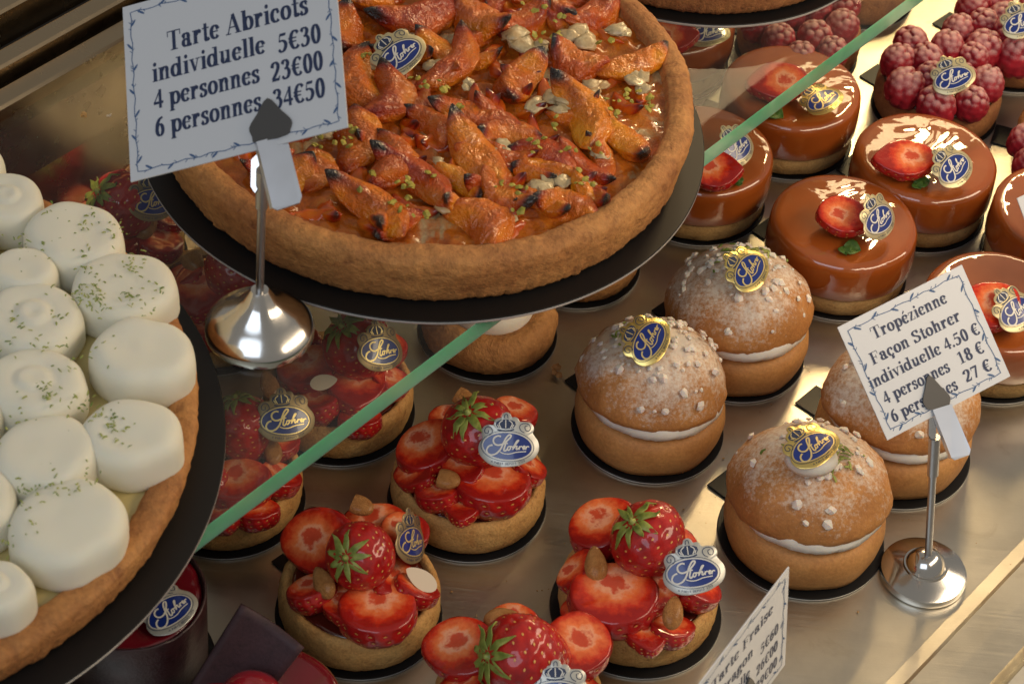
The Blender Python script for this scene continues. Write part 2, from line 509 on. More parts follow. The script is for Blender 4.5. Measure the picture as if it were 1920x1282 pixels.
def m_acream():
    t = NT('baked_almond_cream'); v = t.coords('Object', False)
    n3 = t.noise(v, 300, 4, .6); n = t.noise(v, 50, 4)
    t.bsdf(t.mix(t.ramp(n, [(.45, (0, 0, 0)), (.75, (.7, .7, .7))]), t.ramp(n3, [(.3, (.40, .30, .15)), (.7, (.58, .47, .27))]), (.42, .20, .05)), .45, 0, .4, .15, normal=t.bump(n3, .0008, .7)); return t.mat
M['acream'] = m_acream()

# ---------------------------------------------------------------- stroke lettering (printed flat, a hair above the card)
def catmull(pts, n=6, closed=False):
    if len(pts) < 3: return list(pts)
    out = []; N = len(pts)
    rng = range(N) if closed else range(N - 1)
    for i in rng:
        p0 = pts[(i - 1) % N] if closed or i > 0 else pts[0]
        p1 = pts[i]; p2 = pts[(i + 1) % N]
        p3 = pts[(i + 2) % N] if closed or i + 2 < N else pts[-1]
        for k in range(n):
            t = k / n
            out.append(tuple(.5 * ((2 * b) + (-a + c) * t + (2 * a - 5 * b + 4 * c - d) * t * t + (-a + 3 * b - 3 * c + d) * t ** 3)
                             for a, b, c, d in zip(p0, p1, p2, p3)))
    if not closed: out.append(tuple(pts[-1]))
    return out

class Ink:
    """flat printed strokes, each a few microns above the last so that none share a plane"""
    def __init__(self): self.mb = MB(); self.k = 0
    def z(self): self.k += 1; return (self.k % 9) * 1.2e-5
    def poly(self, pts, tf):
        z = self.z(); self.mb.add([(*tf(p), z) for p in pts], [tuple(range(len(pts)))])
    def stroke(self, pts, wfun, tf, closed=False):
        z = self.z(); n = len(pts); L, Rr = [], []
        for i, p in enumerate(pts):
            a = pts[(i - 1) % n] if closed else pts[max(0, i - 1)]; b = pts[(i + 1) % n] if closed else pts[min(n - 1, i + 1)]
            dx, dy = b[0] - a[0], b[1] - a[1]; d = math.hypot(dx, dy) or 1
            dx, dy = dx / d, dy / d; w = wfun(dx, dy, i / max(1, n - 1)) / 2
            L.append((p[0] - dy * w, p[1] + dx * w)); Rr.append((p[0] + dy * w, p[1] - dx * w))
        v = [(*tf(p), z) for p in L] + [(*tf(p), z) for p in Rr]
        m = n if closed else n - 1
        self.mb.add(v, [(i, n + i, n + (i + 1) % n, (i + 1) % n) for i in range(m)])

THK, THN = .165, .055
def wl(dx, dy, t): return THN + (THK - THN) * abs(dy) ** 1.3
def wflat(w): return lambda dx, dy, t: w
def rect(x0, y0, x1, y1): return ('p', [(x0, y0), (x1, y0), (x1, y1), (x0, y1)])
def dot(x, y, r): return ('p', [(x + r * math.cos(a * PI / 6), y + r * math.sin(a * PI / 6)) for a in range(12)])
def ell(cx, cy, rx, ry, a0=0, a1=360, n=22):
    cl = a1 - a0 >= 360
    k = n if cl else n
    return ('c' if cl else 's', [(cx + rx * math.cos(math.radians(a0 + (a1 - a0) * i / (n if cl else n - 1))), cy + ry * math.sin(math.radians(a0 + (a1 - a0) * i / (n if cl else n - 1)))) for i in range(n)])
def spl(*pts): return ('s', catmull(list(pts), 6))
def ln(x0, y0, x1, y1, w): return ('w', [(x0, y0), (x1, y1)], w)
S_ = .036
def stem(x, y0, y1, foot=True, flag=True, fw=.055):
    o = [rect(x - .01, y0, x + .145, y1)]
    if foot: o.append(rect(x - fw, y0, x + .13 + fw, y0 + S_))
    if flag: o.append(rect(x - fw - .01, y1 - S_, x + .065, y1))
    return o
G = {}
G['i'] = (.29, stem(.08, 0, .46) + [dot(.145, .61, .075)])
G['l'] = (.29, stem(.08, 0, .68))
arch = lambda x: [spl((x + .10, .34), (x + .17, .42), (x + .25, .44), (x + .315, .38), (x + .325, .28)), rect(x + .26, 0, x + .39, .31), rect(x + .215, 0, x + .44, S_)]
G['n'] = (.56, stem(.07, 0, .46) + arch(.07))
G['h'] = (.56, stem(.07, 0, .68) + arch(.07))
G['r'] = (.44, stem(.07, 0, .46) + [spl((.18, .30), (.24, .40), (.33, .44)), dot(.335, .385, .07)])
G['u'] = (.56, [rect(.07, .16, .20, .46), rect(.01, .46 - S_, .13, .46), spl((.135, .2), (.145, .09), (.21, .035), (.29, .06), (.36, .14)), rect(.33, 0, .46, .46), rect(.26, .46 - S_, .40, .46), rect(.40, 0, .52, S_)])
bowl = lambda cx: [ell(cx, .23, .155, .205)]
G['p'] = (.56, stem(.07, -.21, .46) + bowl(.315))
G['b'] = (.56, stem(.07, 0, .68, foot=False) + bowl(.315))
G['d'] = (.56, bowl(.225) + [rect(.34, 0, .47, .68), rect(.26, .68 - S_, .40, .68), rect(.40, 0, .53, S_)])
G['o'] = (.51, [ell(.25, .23, .165, .21)])
G['e'] = (.46, [ell(.235, .23, .155, .21, 20, 325), rect(.11, .225, .38, .265)])
G['é'] = (.46, G['e'][1] + [ln(.20, .54, .33, .68, .07)])
G['c'] = (.45, [ell(.24, .23, .16, .21, 48, 318), dot(.345, .345, .066)])
G['ç'] = (.45, G['c'][1] + [spl((.24, 0), (.27, -.07), (.25, -.14), (.16, -.15)), rect(.215, -.06, .255, .03)])
G['a'] = (.51, [spl((.10, .33), (.13, .41), (.23, .44), (.31, .40), (.335, .30)), dot(.12, .335, .062), rect(.27, .06, .40, .33), spl((.335, .05), (.38, .02), (.46, .06)),
                ell(.21, .135, .12, .115)])
G['s'] = (.40, [spl((.33, .36), (.25, .44), (.14, .42), (.09, .33), (.18, .25), (.28, .19), (.30, .09), (.22, .02), (.12, .02), (.05, .11)), rect(.30, .30, .335, .45), rect(.045, .01, .08, .16)])
G['t'] = (.34, [rect(.09, .10, .22, .60), rect(.01, .42, .32, .46), spl((.155, .12), (.18, .04), (.24, .03), (.32, .09))])
G['v'] = (.50, [ln(.10, .45, .25, .02, .12), ln(.25, .02, .39, .45, .045), rect(.0, .425, .22, .46), rect(.29, .425, .49, .46)])
G['z'] = (.45, [rect(.05, .42, .40, .46), ln(.33, .44, .10, .02, .12), rect(.04, 0, .41, .04), rect(.05, .32, .085, .44), rect(.375, .02, .41, .15)])
G['g'] = (.51, [ell(.23, .30, .125, .13), spl((.15, .17), (.09, .11), (.15, .05), (.32, .04), (.41, -.03), (.39, -.13), (.25, -.19), (.09, -.17), (.05, -.08), (.14, .02)), rect(.33, .39, .48, .44)])
G['T'] = (.66, [rect(.255, 0, .405, .66), rect(.17, 0, .49, S_), rect(.03, .625, .63, .66), rect(.03, .47, .065, .64), rect(.595, .47, .63, .64)])
G['A'] = (.72, [ln(.34, .67, .57, .02, .145), ln(.34, .66, .11, .02, .05), rect(.17, .21, .50, .25), rect(.01, 0, .24, S_), rect(.43, 0, .71, S_)])
G['F'] = (.61, [rect(.10, 0, .245, .66), rect(.02, 0, .34, S_), rect(.02, .625, .56, .66), rect(.53, .48, .56, .64), rect(.2, .33, .42, .37), rect(.40, .24, .43, .46)])
G['E'] = (.66, [rect(.10, 0, .245, .66), rect(.02, 0, .62, S_), rect(.02, .625, .60, .66), rect(.57, .48, .60, .64), rect(.2, .33, .42, .37), rect(.40, .24, .43, .46), rect(.59, .02, .62, .19)])
G['S'] = (.56, [spl((.44, .50), (.36, .62), (.20, .63), (.11, .53), (.16, .42), (.30, .34), (.43, .25), (.43, .11), (.31, .03), (.17, .04), (.07, .17)), rect(.42, .46, .46, .68), rect(.05, -.01, .09, .21)])
G['0'] = (.50, [ell(.25, .33, .15, .315)])
G['1'] = (.50, [rect(.20, 0, .33, .66), rect(.10, 0, .43, S_), ln(.09, .56, .26, .64, .05)])
G['2'] = (.50, [spl((.08, .48), (.12, .60), (.25, .65), (.36, .57), (.36, .44), (.27, .28), (.08, .06)), ('p', [(.04, 0), (.40, 0), (.45, .17), (.41, .17), (.36, .10), (.07, .10)])])
G['3'] = (.50, [spl((.08, .53), (.15, .63), (.27, .64), (.35, .54), (.29, .40), (.18, .35)), spl((.18, .36), (.32, .34), (.39, .22), (.33, .07), (.20, .01), (.08, .05)), dot(.09, .07, .06)])
G['4'] = (.50, [rect(.27, 0, .40, .66), ('p', [(.02, .15), (.48, .15), (.48, .24), (.02, .24)]), ln(.05, .21, .34, .64, .05)])
G['5'] = (.50, [('p', [(.12, .56), (.38, .56), (.42, .66), (.14, .66)]), ln(.13, .63, .08, .36, .045), spl((.09, .38), (.22, .40), (.35, .33), (.38, .20), (.30, .06), (.18, .01), (.07, .05)), dot(.08, .07, .06)])
G['6'] = (.50, [ell(.25, .21, .14, .195), spl((.40, .64), (.25, .58), (.14, .42), (.11, .22))])
G['7'] = (.50, [('p', [(.06, .56), (.45, .56), (.46, .66), (.06, .66)]), ln(.40, .60, .20, 0, .11), rect(.05, .46, .085, .62)])
G['8'] = (.50, [ell(.25, .49, .12, .15), ell(.25, .17, .145, .165)])
G['9'] = (.50, [ell(.25, .45, .14, .195), spl((.10, .02), (.25, .08), (.36, .24), (.39, .44))])
G['€'] = (.56, [ell(.33, .33, .20, .31, 42, 318), rect(.02, .37, .40, .42), rect(.02, .25, .38, .30)])
G['.'] = (.25, [dot(.12, .06, .075)])
G[' '] = (.26, [])

def text_w(s): return sum(G[c][0] for c in s)
def draw_text(ink, s, x, y, size, ax=1.0, slant=0.0):
    """baseline start x, y in card metres"""
    cx = x
    for ch in s:
        adv, parts = G[ch]
        tf = lambda p, cx=cx: (cx + (p[0] + slant * p[1]) * size * ax, y + p[1] * size)
        for pt in parts:
            if pt[0] == 'p': ink.poly(pt[1], tf)
            elif pt[0] == 'w': ink.stroke(pt[1], wflat(pt[2]), tf)
            else: ink.stroke(pt[1], wl, tf, pt[0] == 'c')
        cx += adv * size * ax

# ---------------------------------------------------------------- setting
def sweep(name, prof, t0, t1, mat, mi=None, parent=None, mats=None):
    """a profile of (s, z) points drawn along the case"""
    mb = MB(); n = len(prof)
    v = [tuple(case(t0, s, z)) for s, z in prof] + [tuple(case(t1, s, z)) for s, z in prof]
    for i in range(n - 1):
        mb.add([v[i], v[n + i], v[n + i + 1], v[i + 1]], [(0, 1, 2, 3)], mi[i] if mi else 0)
    me = mb.mesh(name, mats or mat, smooth=False)
    bm = bmesh.new(); bm.from_mesh(me); bmesh.ops.remove_doubles(bm, verts=bm.verts, dist=1e-5); bmesh.ops.recalc_face_normals(bm, faces=bm.faces); bm.to_mesh(me); bm.free()
    return put(name, me, parent)

tray_prof = [(-.46, -.016), (-.33, -.016), (-.318, -.001), (-.292, .0015), (-.288, -.003), (-.2855, .0044), (-.268, .0045), (-.2535, .0043), (-.2505, .0006), (-.243, .0), (.62, .0), (.64, .02), (.66, .10)]
o = sweep('tray', tray_prof, -1.1, 2.2, M['tray'])
tag(o, kind='structure')

# glass shelf
H = 0.15
gl = MB()
def slab(mb, t0, t1, s0, s1, z0, z1):
    v = [case(t0, s0, z0), case(t1, s0, z0), case(t1, s1, z0), case(t0, s1, z0), case(t0, s0, z1), case(t1, s0, z1), case(t1, s1, z1), case(t0, s1, z1)]
    mb.add(v, [(4, 5, 6, 7)], 0); mb.add(v, [(3, 2, 1, 0)], 1)
    mb.add(v, [(0, 1, 5, 4)], 2); mb.add(v, [(1, 2, 6, 5), (2, 3, 7, 6), (3, 0, 4, 7)], 1)
slab(gl, -.55, 1.35, 0, .293, H - .0125, H)
o = put('glass_shelf', gl.mesh('glass_shelf', [M['glass'], M['glass_under'], M['glass_edge']], smooth=False), None)
tag(o, 'clear glass shelf with green cut edge carrying the large tarts', 'glass shelf')

# bronze rails behind the shelf
rt = thing('back_rails', case(.2, .34, 0), 'stepped bronze metal rails along the back, top left behind the glass shelf', 'metal rails')
def bar(name, s0, s1, z0, z1, mat, r=.0015):
    pr = [(s0, 0.0), (s0, z0), (s0, z1 - r), (s0 + r, z1), (s1 - r, z1), (s1, z1 - r), (s1, 0.0)]
    return sweep(name, pr[1:] , -.6, 1.4, mat, parent=rt)
bar('rail', .2945, .309, .10, .158, M['rail'])
bar('groove_shade', .3093, .3137, .10, .150, M['rail_dark'])  # dark filler bar: the shade of the groove is put into its colour
bar('rail', .314, .327, .10, .166, M['rail'])
bar('rail', .3273, .336, .10, .158, M['rail'])
bar('groove_shade', .3363, .346, .10, .150, M['rail_dark'])
bar('rail', .3463, .362, .10, .172, M['rail'])
bar('groove_shade', .3623, .370, .10, .155, M['rail_dark'])
bar('rail', .3703, .395, .10, .176, M['rail'])
bar('rail', .3953, .44, .10, .190, M['rail'])

# ---------------------------------------------------------------- shared food meshes
rnd = random.Random(7)

def fib(n):
    g = PI * (3 - math.sqrt(5))
    for i in range(n):
        y = 1 - 2 * (i + .5) / n
        r = math.sqrt(max(0, 1 - y * y)); a = g * i
        yield Vector((r * math.cos(a), r * math.sin(a), y))

def seed_at(mb, p, nrm, s, mi, down):
    m = FR(nrm, down, p)
    a, b, c = s * .62, s, s * .35
    v = [(a, 0, 0), (0, b, 0), (-a, 0, 0), (0, -b, 0), (0, 0, c), (a * .6, b * .6, c * .4), (-a * .6, b * .6, c * .4), (-a * .6, -b * .6, c * .4), (a * .6, -b * .6, c * .4)]
    f = [(0, 5, 4), (5, 1, 4), (1, 6, 4), (6, 2, 4), (2, 7, 4), (7, 3, 4), (3, 8, 4), (8, 0, 4)]
    mb.add(v, f, mi, m)

def berry_whole(seed):
    """unit strawberry: widest radius 1, calyx end at +z"""
    mb = MB(); off = seed * 13.7
    def R(t):  # t 0 = calyx end, 1 = tip
        return (math.sin(PI * min(1, max(0, t)) ** .66) ** .72)
    NZ, NA, Lz = 46, 60, 2.35
    seeds = []
    for j in range(11):
        t = .10 + .83 * j / 10
        k = max(4, int(round(15 * R(t))))
        for i in range(k): seeds.append((2 * PI * (i + .5 * (j % 2)) / k, t))
    def surf(a, t):
        r = R(t); z = .95 - Lz * t + .22 * math.sin(PI * t) * 0
        p = Vector((r * math.cos(a), r * math.sin(a), z))
        d = 1 + .07 * noise.noise(Vector((p.x * 1.1 + off, p.y * 1.1, p.z * .9 - off))) + .025 * noise.noise(p * 4 + Vector((off, 0, 0)))
        return Vector((p.x * d, p.y * d, p.z))
    sp = [(surf(a, t)) for a, t in seeds]
    v, f = [], []
    for j in range(NZ + 1):
        t = j / NZ
        for i in range(NA):
            p = surf(2 * PI * i / NA, max(.002, min(.998, t)))
            dm = min((p - q).length_squared for q in sp)
            k = math.exp(-dm / .0075) * .055
            p = p - Vector((p.x, p.y, p.z * .4)).normalized() * k
            v.append(p)
    for j in range(NZ):
        for i in range(NA):
            f.append((j * NA + i, (j + 1) * NA + i, (j + 1) * NA + (i + 1) % NA, j * NA + (i + 1) % NA))
    f.append(tuple(range(NA))); f.append(tuple(reversed(range(NZ * NA, NZ * NA + NA))))
    mb.add(v, f, 0)
    for (a, t), p in zip(seeds, sp):
        n = (surf(a + .03, t) - surf(a - .03, t)).cross(surf(a, t + .02) - surf(a, t - .02)).normalized()
        if n.dot(Vector((p.x, p.y, p.z * .3))) < 0: n = -n
        seed_at(mb, p - n * .035, n, .046, 1, Vector((0, .001, -1)))
    me = mb.mesh('strawberry', [M['berry'], M['seed']])
    return fixn_body(me)

def fixn_body(me):
    return fixn(me)

def berry_half(seed, deep=.95, sx=1.0, sy=.88, kind=0):
    """unit half strawberry: cut face up at z = 0, round body below"""
    mb = MB(); off = seed * 7.31 + 3
    NA, NZ = 116, 36
    def outline(a):
        k = 1 + .07 * noise.noise(Vector((math.cos(a) * 1.2 + off, math.sin(a) * 1.2, off)))
        x, y = sx * math.cos(a) * k, sy * math.sin(a) * k
        if kind: x *= 1 - .42 * max(0, -math.sin(a)) ** 1.6
        return Vector((x, y, 0))
    def surf(a, t):  # t 0 at the cut, 1 at the bottom
        th = t * PI / 2
        o2 = outline(a); c = math.cos(th) ** .7
        bulge = 1 + .11 * math.sin(PI * min(1, t * 1.5))
        p = Vector((o2.x * c * bulge, o2.y * c * bulge, -deep * 1.15 * math.sin(th)))
        return p * (1 + .04 * noise.noise(p * 2.2 + Vector((off, 0, 0))))
    seeds = []
    for j in range(7):
        t = .09 + .80 * j / 6
        k = max(4, int(round(17 * math.cos(t * PI / 2) ** .8)))
        for i in range(k): seeds.append((2 * PI * (i + .5 * (j % 2)) / k, t))
    sp = [surf(a, t) for a, t in seeds]
    v, f = [], []
    for j in range(NZ + 1):
        for i in range(NA):
            p = surf(2 * PI * i / NA, min(.997, j / NZ))
            dm = min((p - q).length_squared for q in sp)
            v.append(p - Vector((p.x, p.y, p.z * .6 - .1)).normalized() * math.exp(-dm / .0060) * .05)
    for j in range(NZ):
        for i in range(NA):
            f.append((j * NA + i, (j + 1) * NA + i, (j + 1) * NA + (i + 1) % NA, j * NA + (i + 1) % NA))
    f.append(tuple(reversed(range(NZ * NA, NZ * NA + NA))))
    mb.add(v, f, 0)
    # the cut face: slightly domed rings up to a soft lip
    k0 = len(mb.v); rings = [(1.0, .0), (.975, .030), (.93, .045), (.8, .050), (.6, .045), (.42, .04), (.30, .028), (.18, .02), (.08, .018)]
    cv = []
    for rr, zz in rings:
        for i in range(NA):
            a = 2 * PI * i / NA; p = outline(a)
            cv.append((p.x * rr, p.y * rr, zz + .02 * noise.noise(Vector((p.x * rr * 3 + off, p.y * rr * 3, 0)))*(1 if rr < .99 else 0)))
    cf = []
    for j in range(len(rings) - 1):
        for i in range(NA):
            cf.append((j * NA + i, j * NA + (i + 1) % NA, (j + 1) * NA + (i + 1) % NA, (j + 1) * NA + i))
    cf.append(tuple(range((len(rings) - 1) * NA, len(rings) * NA)))
    mb.add(cv, cf, 1)
    for (a, t), p in zip(seeds, sp):
        n = Vector((p.x, p.y, p.z * .9)).normalized()
        seed_at(mb, p - n * .022, n, .060, 2, Vector((0, .001, -1)))
    return fixn(mb.mesh('strawberry_half', [M['berry'], M['cut'], M['seed']], angle=70))

WHOLE = [berry_whole(i) for i in range(3)]
HALF = [berry_half(0), berry_half(1, 1.05), berry_half(2, .9, 1.0, .8), berry_half(3, .75, .98, 1.22, 1), berry_half(4, .7, .93, 1.28, 1)]

def calyx_mesh(seed):
    r = random.Random(seed); mb = MB(); n = 9
    for i in range(n):
        a = 2 * PI * i / n + r.uniform(-.2, .2); L = r.uniform(.60, .95); w = r.uniform(.10, .15)
        pts = []
        for k in range(6):
            t = k / 5; x = .06 + L * t
            z = .06 + .30 * t - .52 * t * t * r.uniform(.5, 1.2)
            ww = w * (math.sin(PI * (t * .80 + .18))) * (1 if k < 5 else .12)
            pts.append((x, ww, z))
        v = []
        for x, ww, z in pts:
            for sgn, dz in ((1, .02), (0, -.03), (-1, .02)):
                v.append((x * math.cos(a) - sgn * ww * math.sin(a), x * math.sin(a) + sgn * ww * math.cos(a), z + dz))
        f = []
        for k in range(5):
            for c in range(2): f.append((k * 3 + c, k * 3 + c + 1, (k + 1) * 3 + c + 1, (k + 1) * 3 + c))
        mb.add(v, f, 0)
    mb.lathe([(.16, .02), (.15, .10), (.08, .13), (.07, .22), (0, .23)], 10)
    me = mb.mesh('calyx', M['calyx'])
    # real thickness
    bm = bmesh.new(); bm.from_mesh(me)
    bmesh.ops.recalc_face_normals(bm, faces=bm.faces)
    bmesh.ops.solidify(bm, geom=list(bm.faces), thickness=.02)
    bm.to_mesh(me); bm.free()
    for p in me.polygons: p.use_smooth = True
    return me
CALYX = [calyx_mesh(i) for i in range(3)]

def almond_mesh(cutx=None, name='almond', seed=0):
    """unit almond along x, flat in z; cutx slices it and shows pale flesh"""
    mb = MB(); NU, NA = 26, 26; r_ = random.Random(seed)
    def pt(t, a):
        x = -1 + 2 * t
        w = .60 * math.sin(PI * t ** .80) ** .62
        p = Vector((x, w * math.cos(a), .55 * w * math.sin(a)))
        return p * (1 + .015 * math.sin(a * 9 + 2 * x) + .02 * noise.noise(p * 3 + Vector((seed, 0, 0))))
    t1 = 1.0 if cutx is None else cutx
    v = [pt(.004 + (t1 - .008) * j / NU, 2 * PI * i / NA) for j in range(NU + 1) for i in range(NA)]
    f = [(j * NA + i, j * NA + (i + 1) % NA, (j + 1) * NA + (i + 1) % NA, (j + 1) * NA + i) for j in range(NU) for i in range(NA)]
    mb.add(v, f, 0)
    mb.add([v[i] for i in range(NA)], [tuple(reversed(range(NA)))], 0)
    end = [v[NU * NA + i] for i in range(NA)]
    mb.add([Vector(p) + Vector((.002, 0, 0)) for p in end], [tuple(range(NA))], 1 if cutx else 0)
    return mb.mesh(name, [M['almond'], M['almond_in']], angle=60)
ALM = almond_mesh(); ALMC = almond_mesh(.62, 'almond_piece', 3)
def almond_split():
    mb = MB(); NU, NA = 26, 20
    def pt(t, a):
        w = .60 * math.sin(PI * t ** .80) ** .62
        return (-1 + 2 * t, w * math.cos(a), -.5 * w * math.sin(a))
    v = [pt(.004 + .992 * j / NU, PI * i / (NA - 1)) for j in range(NU + 1) for i in range(NA)]
    f = [(j * NA + i, (j + 1) * NA + i, (j + 1) * NA + i + 1, j * NA + i + 1) for j in range(NU) for i in range(NA - 1)]
    mb.add(v, f, 0)
    for j in range(NU):
        mb.add([v[j * NA], v[j * NA + NA - 1], v[(j + 1) * NA + NA - 1], v[(j + 1) * NA]], [(0, 1, 2, 3)], 1)
    return fixn(mb.mesh('almond_split', [M['almond'], M['almond_in']], angle=50))
ALMS = almond_split()

def raspberry(seed):
    off = seed * 5.3
    cents = []
    rows = [(-.62, 8), (-.30, 11), (.05, 12), (.40, 11), (.72, 8), (.98, 4)]
    for k, (z, n) in enumerate(rows):
        for i in range(n):
            rr = math.sqrt(max(.05, 1 - (z / 1.12) ** 2)) * .98
            a = 2 * PI * (i + .5 * (k % 2)) / n + .22 * noise.noise(Vector((i * 1.7, k * 1.3, off)))
            cents.append(Vector((rr * math.cos(a), rr * math.sin(a), z * 1.05)))
    mb = MB(); tone = []; NZ, NA = 44, 64
    v = []
    for j in range(NZ + 1):
        th = PI * (.02 + .96 * j / NZ)
        for i in range(NA):
            a = 2 * PI * i / NA
            d = Vector((math.sin(th) * math.cos(a), math.sin(th) * math.sin(a), math.cos(th) * 1.15))
            p = d * .90
            best = 9
            for c in cents:
                q = (p - c * .93).length
                if q < best: best = q
            h = max(0, 1 - (best / .30) ** 2) ** .5
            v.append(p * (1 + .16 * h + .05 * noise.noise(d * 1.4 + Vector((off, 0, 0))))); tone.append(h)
    f = [(j * NA + i, (j + 1) * NA + i, (j + 1) * NA + (i + 1) % NA, j * NA + (i + 1) % NA) for j in range(NZ) for i in range(NA)]
    f.append(tuple(range(NA))); f.append(tuple(reversed(range(NZ * NA, NZ * NA + NA))))
    mb.add(v, f)
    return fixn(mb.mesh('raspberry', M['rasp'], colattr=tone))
RASP = [raspberry(i) for i in range(4)]

# the seal: a crowned foil plate with a blue oval and script
SQ = 33e-3 / 1045.0
def sq(p): return ((p[0] - 655) * SQ, (760 - p[1]) * SQ)
PLATE = [(540, 290), (560, 235), (625, 205), (690, 235), (718, 290), (770, 288), (820, 310), (855, 365), (930, 368), (1020, 380), (1080, 430), (1097, 500), (1078, 560), (1112, 625), (1165, 700), (1185, 800), (1160, 905), (1090, 1000), (960, 1072), (820, 1125), (640, 1146), (470, 1140), (330, 1092), (220, 1000), (155, 905), (142, 800), (165, 720), (212, 650), (200, 580), (200, 510), (245, 440), (320, 415), (398, 420), (420, 350), (465, 312)]
def oval(cx, cy, rx, ry, n=48, rot=4):
    c, s = math.cos(math.radians(rot)), math.sin(math.radians(rot))
    return [(cx + rx * math.cos(2 * PI * i / n) * c - ry * math.sin(2 * PI * i / n) * s, cy + rx * math.cos(2 * PI * i / n) * s + ry * math.sin(2 * PI * i / n) * c) for i in range(n)]
def bend(me):
    for v in me.vertices: v.co.z -= 9.0 * v.co.x ** 2
    return me
def seal_meshes():
    pl = catmull(PLATE, 4, True)
    mb = MB(); rings = [(1.0, -.0003), (1.0, .0), (.975, .00022)]
    c0 = (655, 760); n = len(pl); v = []
    for k, z in rings + [(.6, .00022), (.25, .00022)]:
        for p in pl:
            q = sq((c0[0] + (p[0] - c0[0]) * k, c0[1] + (p[1] - c0[1]) * k)); v.append((q[0], q[1], z))
    f = []
    for j in range(4):
        for i in range(n): f.append((j * n + i, j * n + (i + 1) % n, (j + 1) * n + (i + 1) % n, (j + 1) * n + i))
    f.append(tuple(range(4 * n, 5 * n))); f.append(tuple(reversed(range(n))))
    mb.add(v, f)
    plate = {k: bend(fixn(mb.mesh('paper_seal', M[k], angle=35))) for k in ('silver', 'gold', 'champagne', 'bronze')}
    # blue oval (grid of rings so it can follow the bend) and the crown
    ov = MB(); pts = [oval(640, 790, 415 * k, 228 * k) for k in (1, .8, .6, .4, .2)]
    vv = [(*sq(p), .00030) for ring in pts for p in ring]; N = 48
    ff = [(j * N + i, j * N + (i + 1) % N, (j + 1) * N + (i + 1) % N, (j + 1) * N + i) for j in range(4) for i in range(N)] + [tuple(range(4 * N, 5 * N))]
    ov.add(vv, ff)
    oval_me = bend(fixn(ov.mesh('blue_oval', M['navy'])))
    cr = Ink(); idf = lambda p: sq(p)
    def fillpoly(ps): cr.poly([p for p in ps], lambda p: sq(p))
    crown = [(470, 470), (440, 420), (455, 370), (520, 340), (610, 328), (700, 338), (770, 370), (785, 420), (750, 475), (610, 495)]
    for i in range(len(crown)):
        fillpoly([(612, 420), crown[i], crown[(i + 1) % len(crown)]])
    cr.stroke([(470, 505), (540, 522), (612, 527), (690, 522), (755, 500)], wflat(26), idf)
    cr.stroke(oval(640, 790, 455, 262), wflat(9), idf, True)
    for sp_ in ([(930, 560), (870, 520), (850, 460), (885, 410), (960, 398), (1020, 430), (1035, 490), (1000, 530), (950, 510), (945, 450), (985, 440)],
                [(330, 600), (375, 560), (378, 500), (340, 455), (285, 460), (250, 510), (265, 560), (310, 560), (315, 510)],
                [(590, 310), (600, 250), (640, 250), (650, 310)]):
        cr.stroke(catmull(sp_, 5), wflat(13), idf)
    # the small line of capitals along the foot of the plate
    caps = {'A': [[(0, 0), (.5, 1), (1, 0)], [(.2, .35), (.8, .35)]], 'P': [[(0, 0), (0, 1), (.8, .9), (.8, .55), (0, .5)]], 'R': [[(0, 0), (0, 1), (.8, .9), (.8, .55), (0, .5), (.9, 0)]], 'I': [[(.4, 0), (.4, 1)]],
            'S': [[(.9, .85), (.5, 1), (.1, .8), (.8, .3), (.5, 0), (.05, .15)]], 'D': [[(0, 0), (0, 1), (.6, .9), (.9, .5), (.6, .1), (0, 0)]], 'E': [[(.9, 0), (0, 0), (0, 1), (.9, 1)], [(0, .5), (.7, .5)]],
            'U': [[(0, 1), (0, .2), (.45, 0), (.9, .2), (.9, 1)]], '1': [[(.2, .8), (.5, 1), (.5, 0)]], '7': [[(0, 1), (.9, 1), (.3, 0)]], '3': [[(0, .9), (.8, .8), (.3, .5), (.85, .25), (0, .05)]], '0': [[(.1, .5), (.4, 1), (.8, .5), (.4, 0), (.1, .5)]], ' ': []}
    txt = 'A PARIS DEPUIS 1730'
    for i, ch in enumerate(txt):
        a = math.radians(180 - 56 - (68.0 * i / (len(txt) - 1)) - 0) if False else math.radians(124 - 68.0 * i / (len(txt) - 1))
        bx, by = 640 + 500 * math.cos(a) , 795 + 305 * math.sin(a)
        tx, ty = 500 * math.sin(a), -305 * math.cos(a); d = math.hypot(tx, ty); tx, ty = tx / d, ty / d
        for stq in caps[ch]:
            cr.stroke([(bx + tx * 24 * q[0] + ty * 34 * (q[1] - .3), by + ty * 24 * q[0] - tx * 34 * (q[1] - .3)) for q in stq], wflat(7), idf)
    em = cr.mb
    em.v = [(x, y, z + .00030) for x, y, z in em.v]
    emblem = bend(em.mesh('emblem', M['dark_ink'], smooth=False))
    le = Ink()
    script = [([(530, 625), (480, 612), (420, 640), (400, 690), (420, 745), (480, 772), (560, 750), (630, 700), (690, 640), (703, 605), (670, 598), (625, 640), (580, 720), (540, 810), (500, 870), (440, 920), (370, 937), (310, 915), (285, 860), (310, 800), (355, 772), (388, 770)], 26),
              ([(625, 700), (600, 780), (580, 850), (602, 870), (640, 838)], 24), ([(570, 752), (650, 742)], 16),
              ([(690, 792), (655, 800), (640, 842), (662, 858), (692, 828), (690, 795), (722, 800)], 20),
              ([(720, 812), (770, 770), (825, 705), (832, 688), (803, 700), (765, 765), (728, 852)], 20), ([(735, 840), (775, 792), (803, 788), (790, 828), (803, 846), (832, 815)], 20),
              ([(850, 788), (838, 850)], 20), ([(843, 826), (860, 800), (884, 792), (894, 806)], 17),
              ([(905, 828), (938, 797), (922, 784), (903, 815), (915, 841), (948, 822)], 18),
              ([(964, 788), (952, 848)], 20), ([(957, 824), (974, 799), (998, 792), (1008, 806)], 17),
              ([(515, 885), (580, 915), (680, 922), (800, 892), (960, 880)], 15), ]
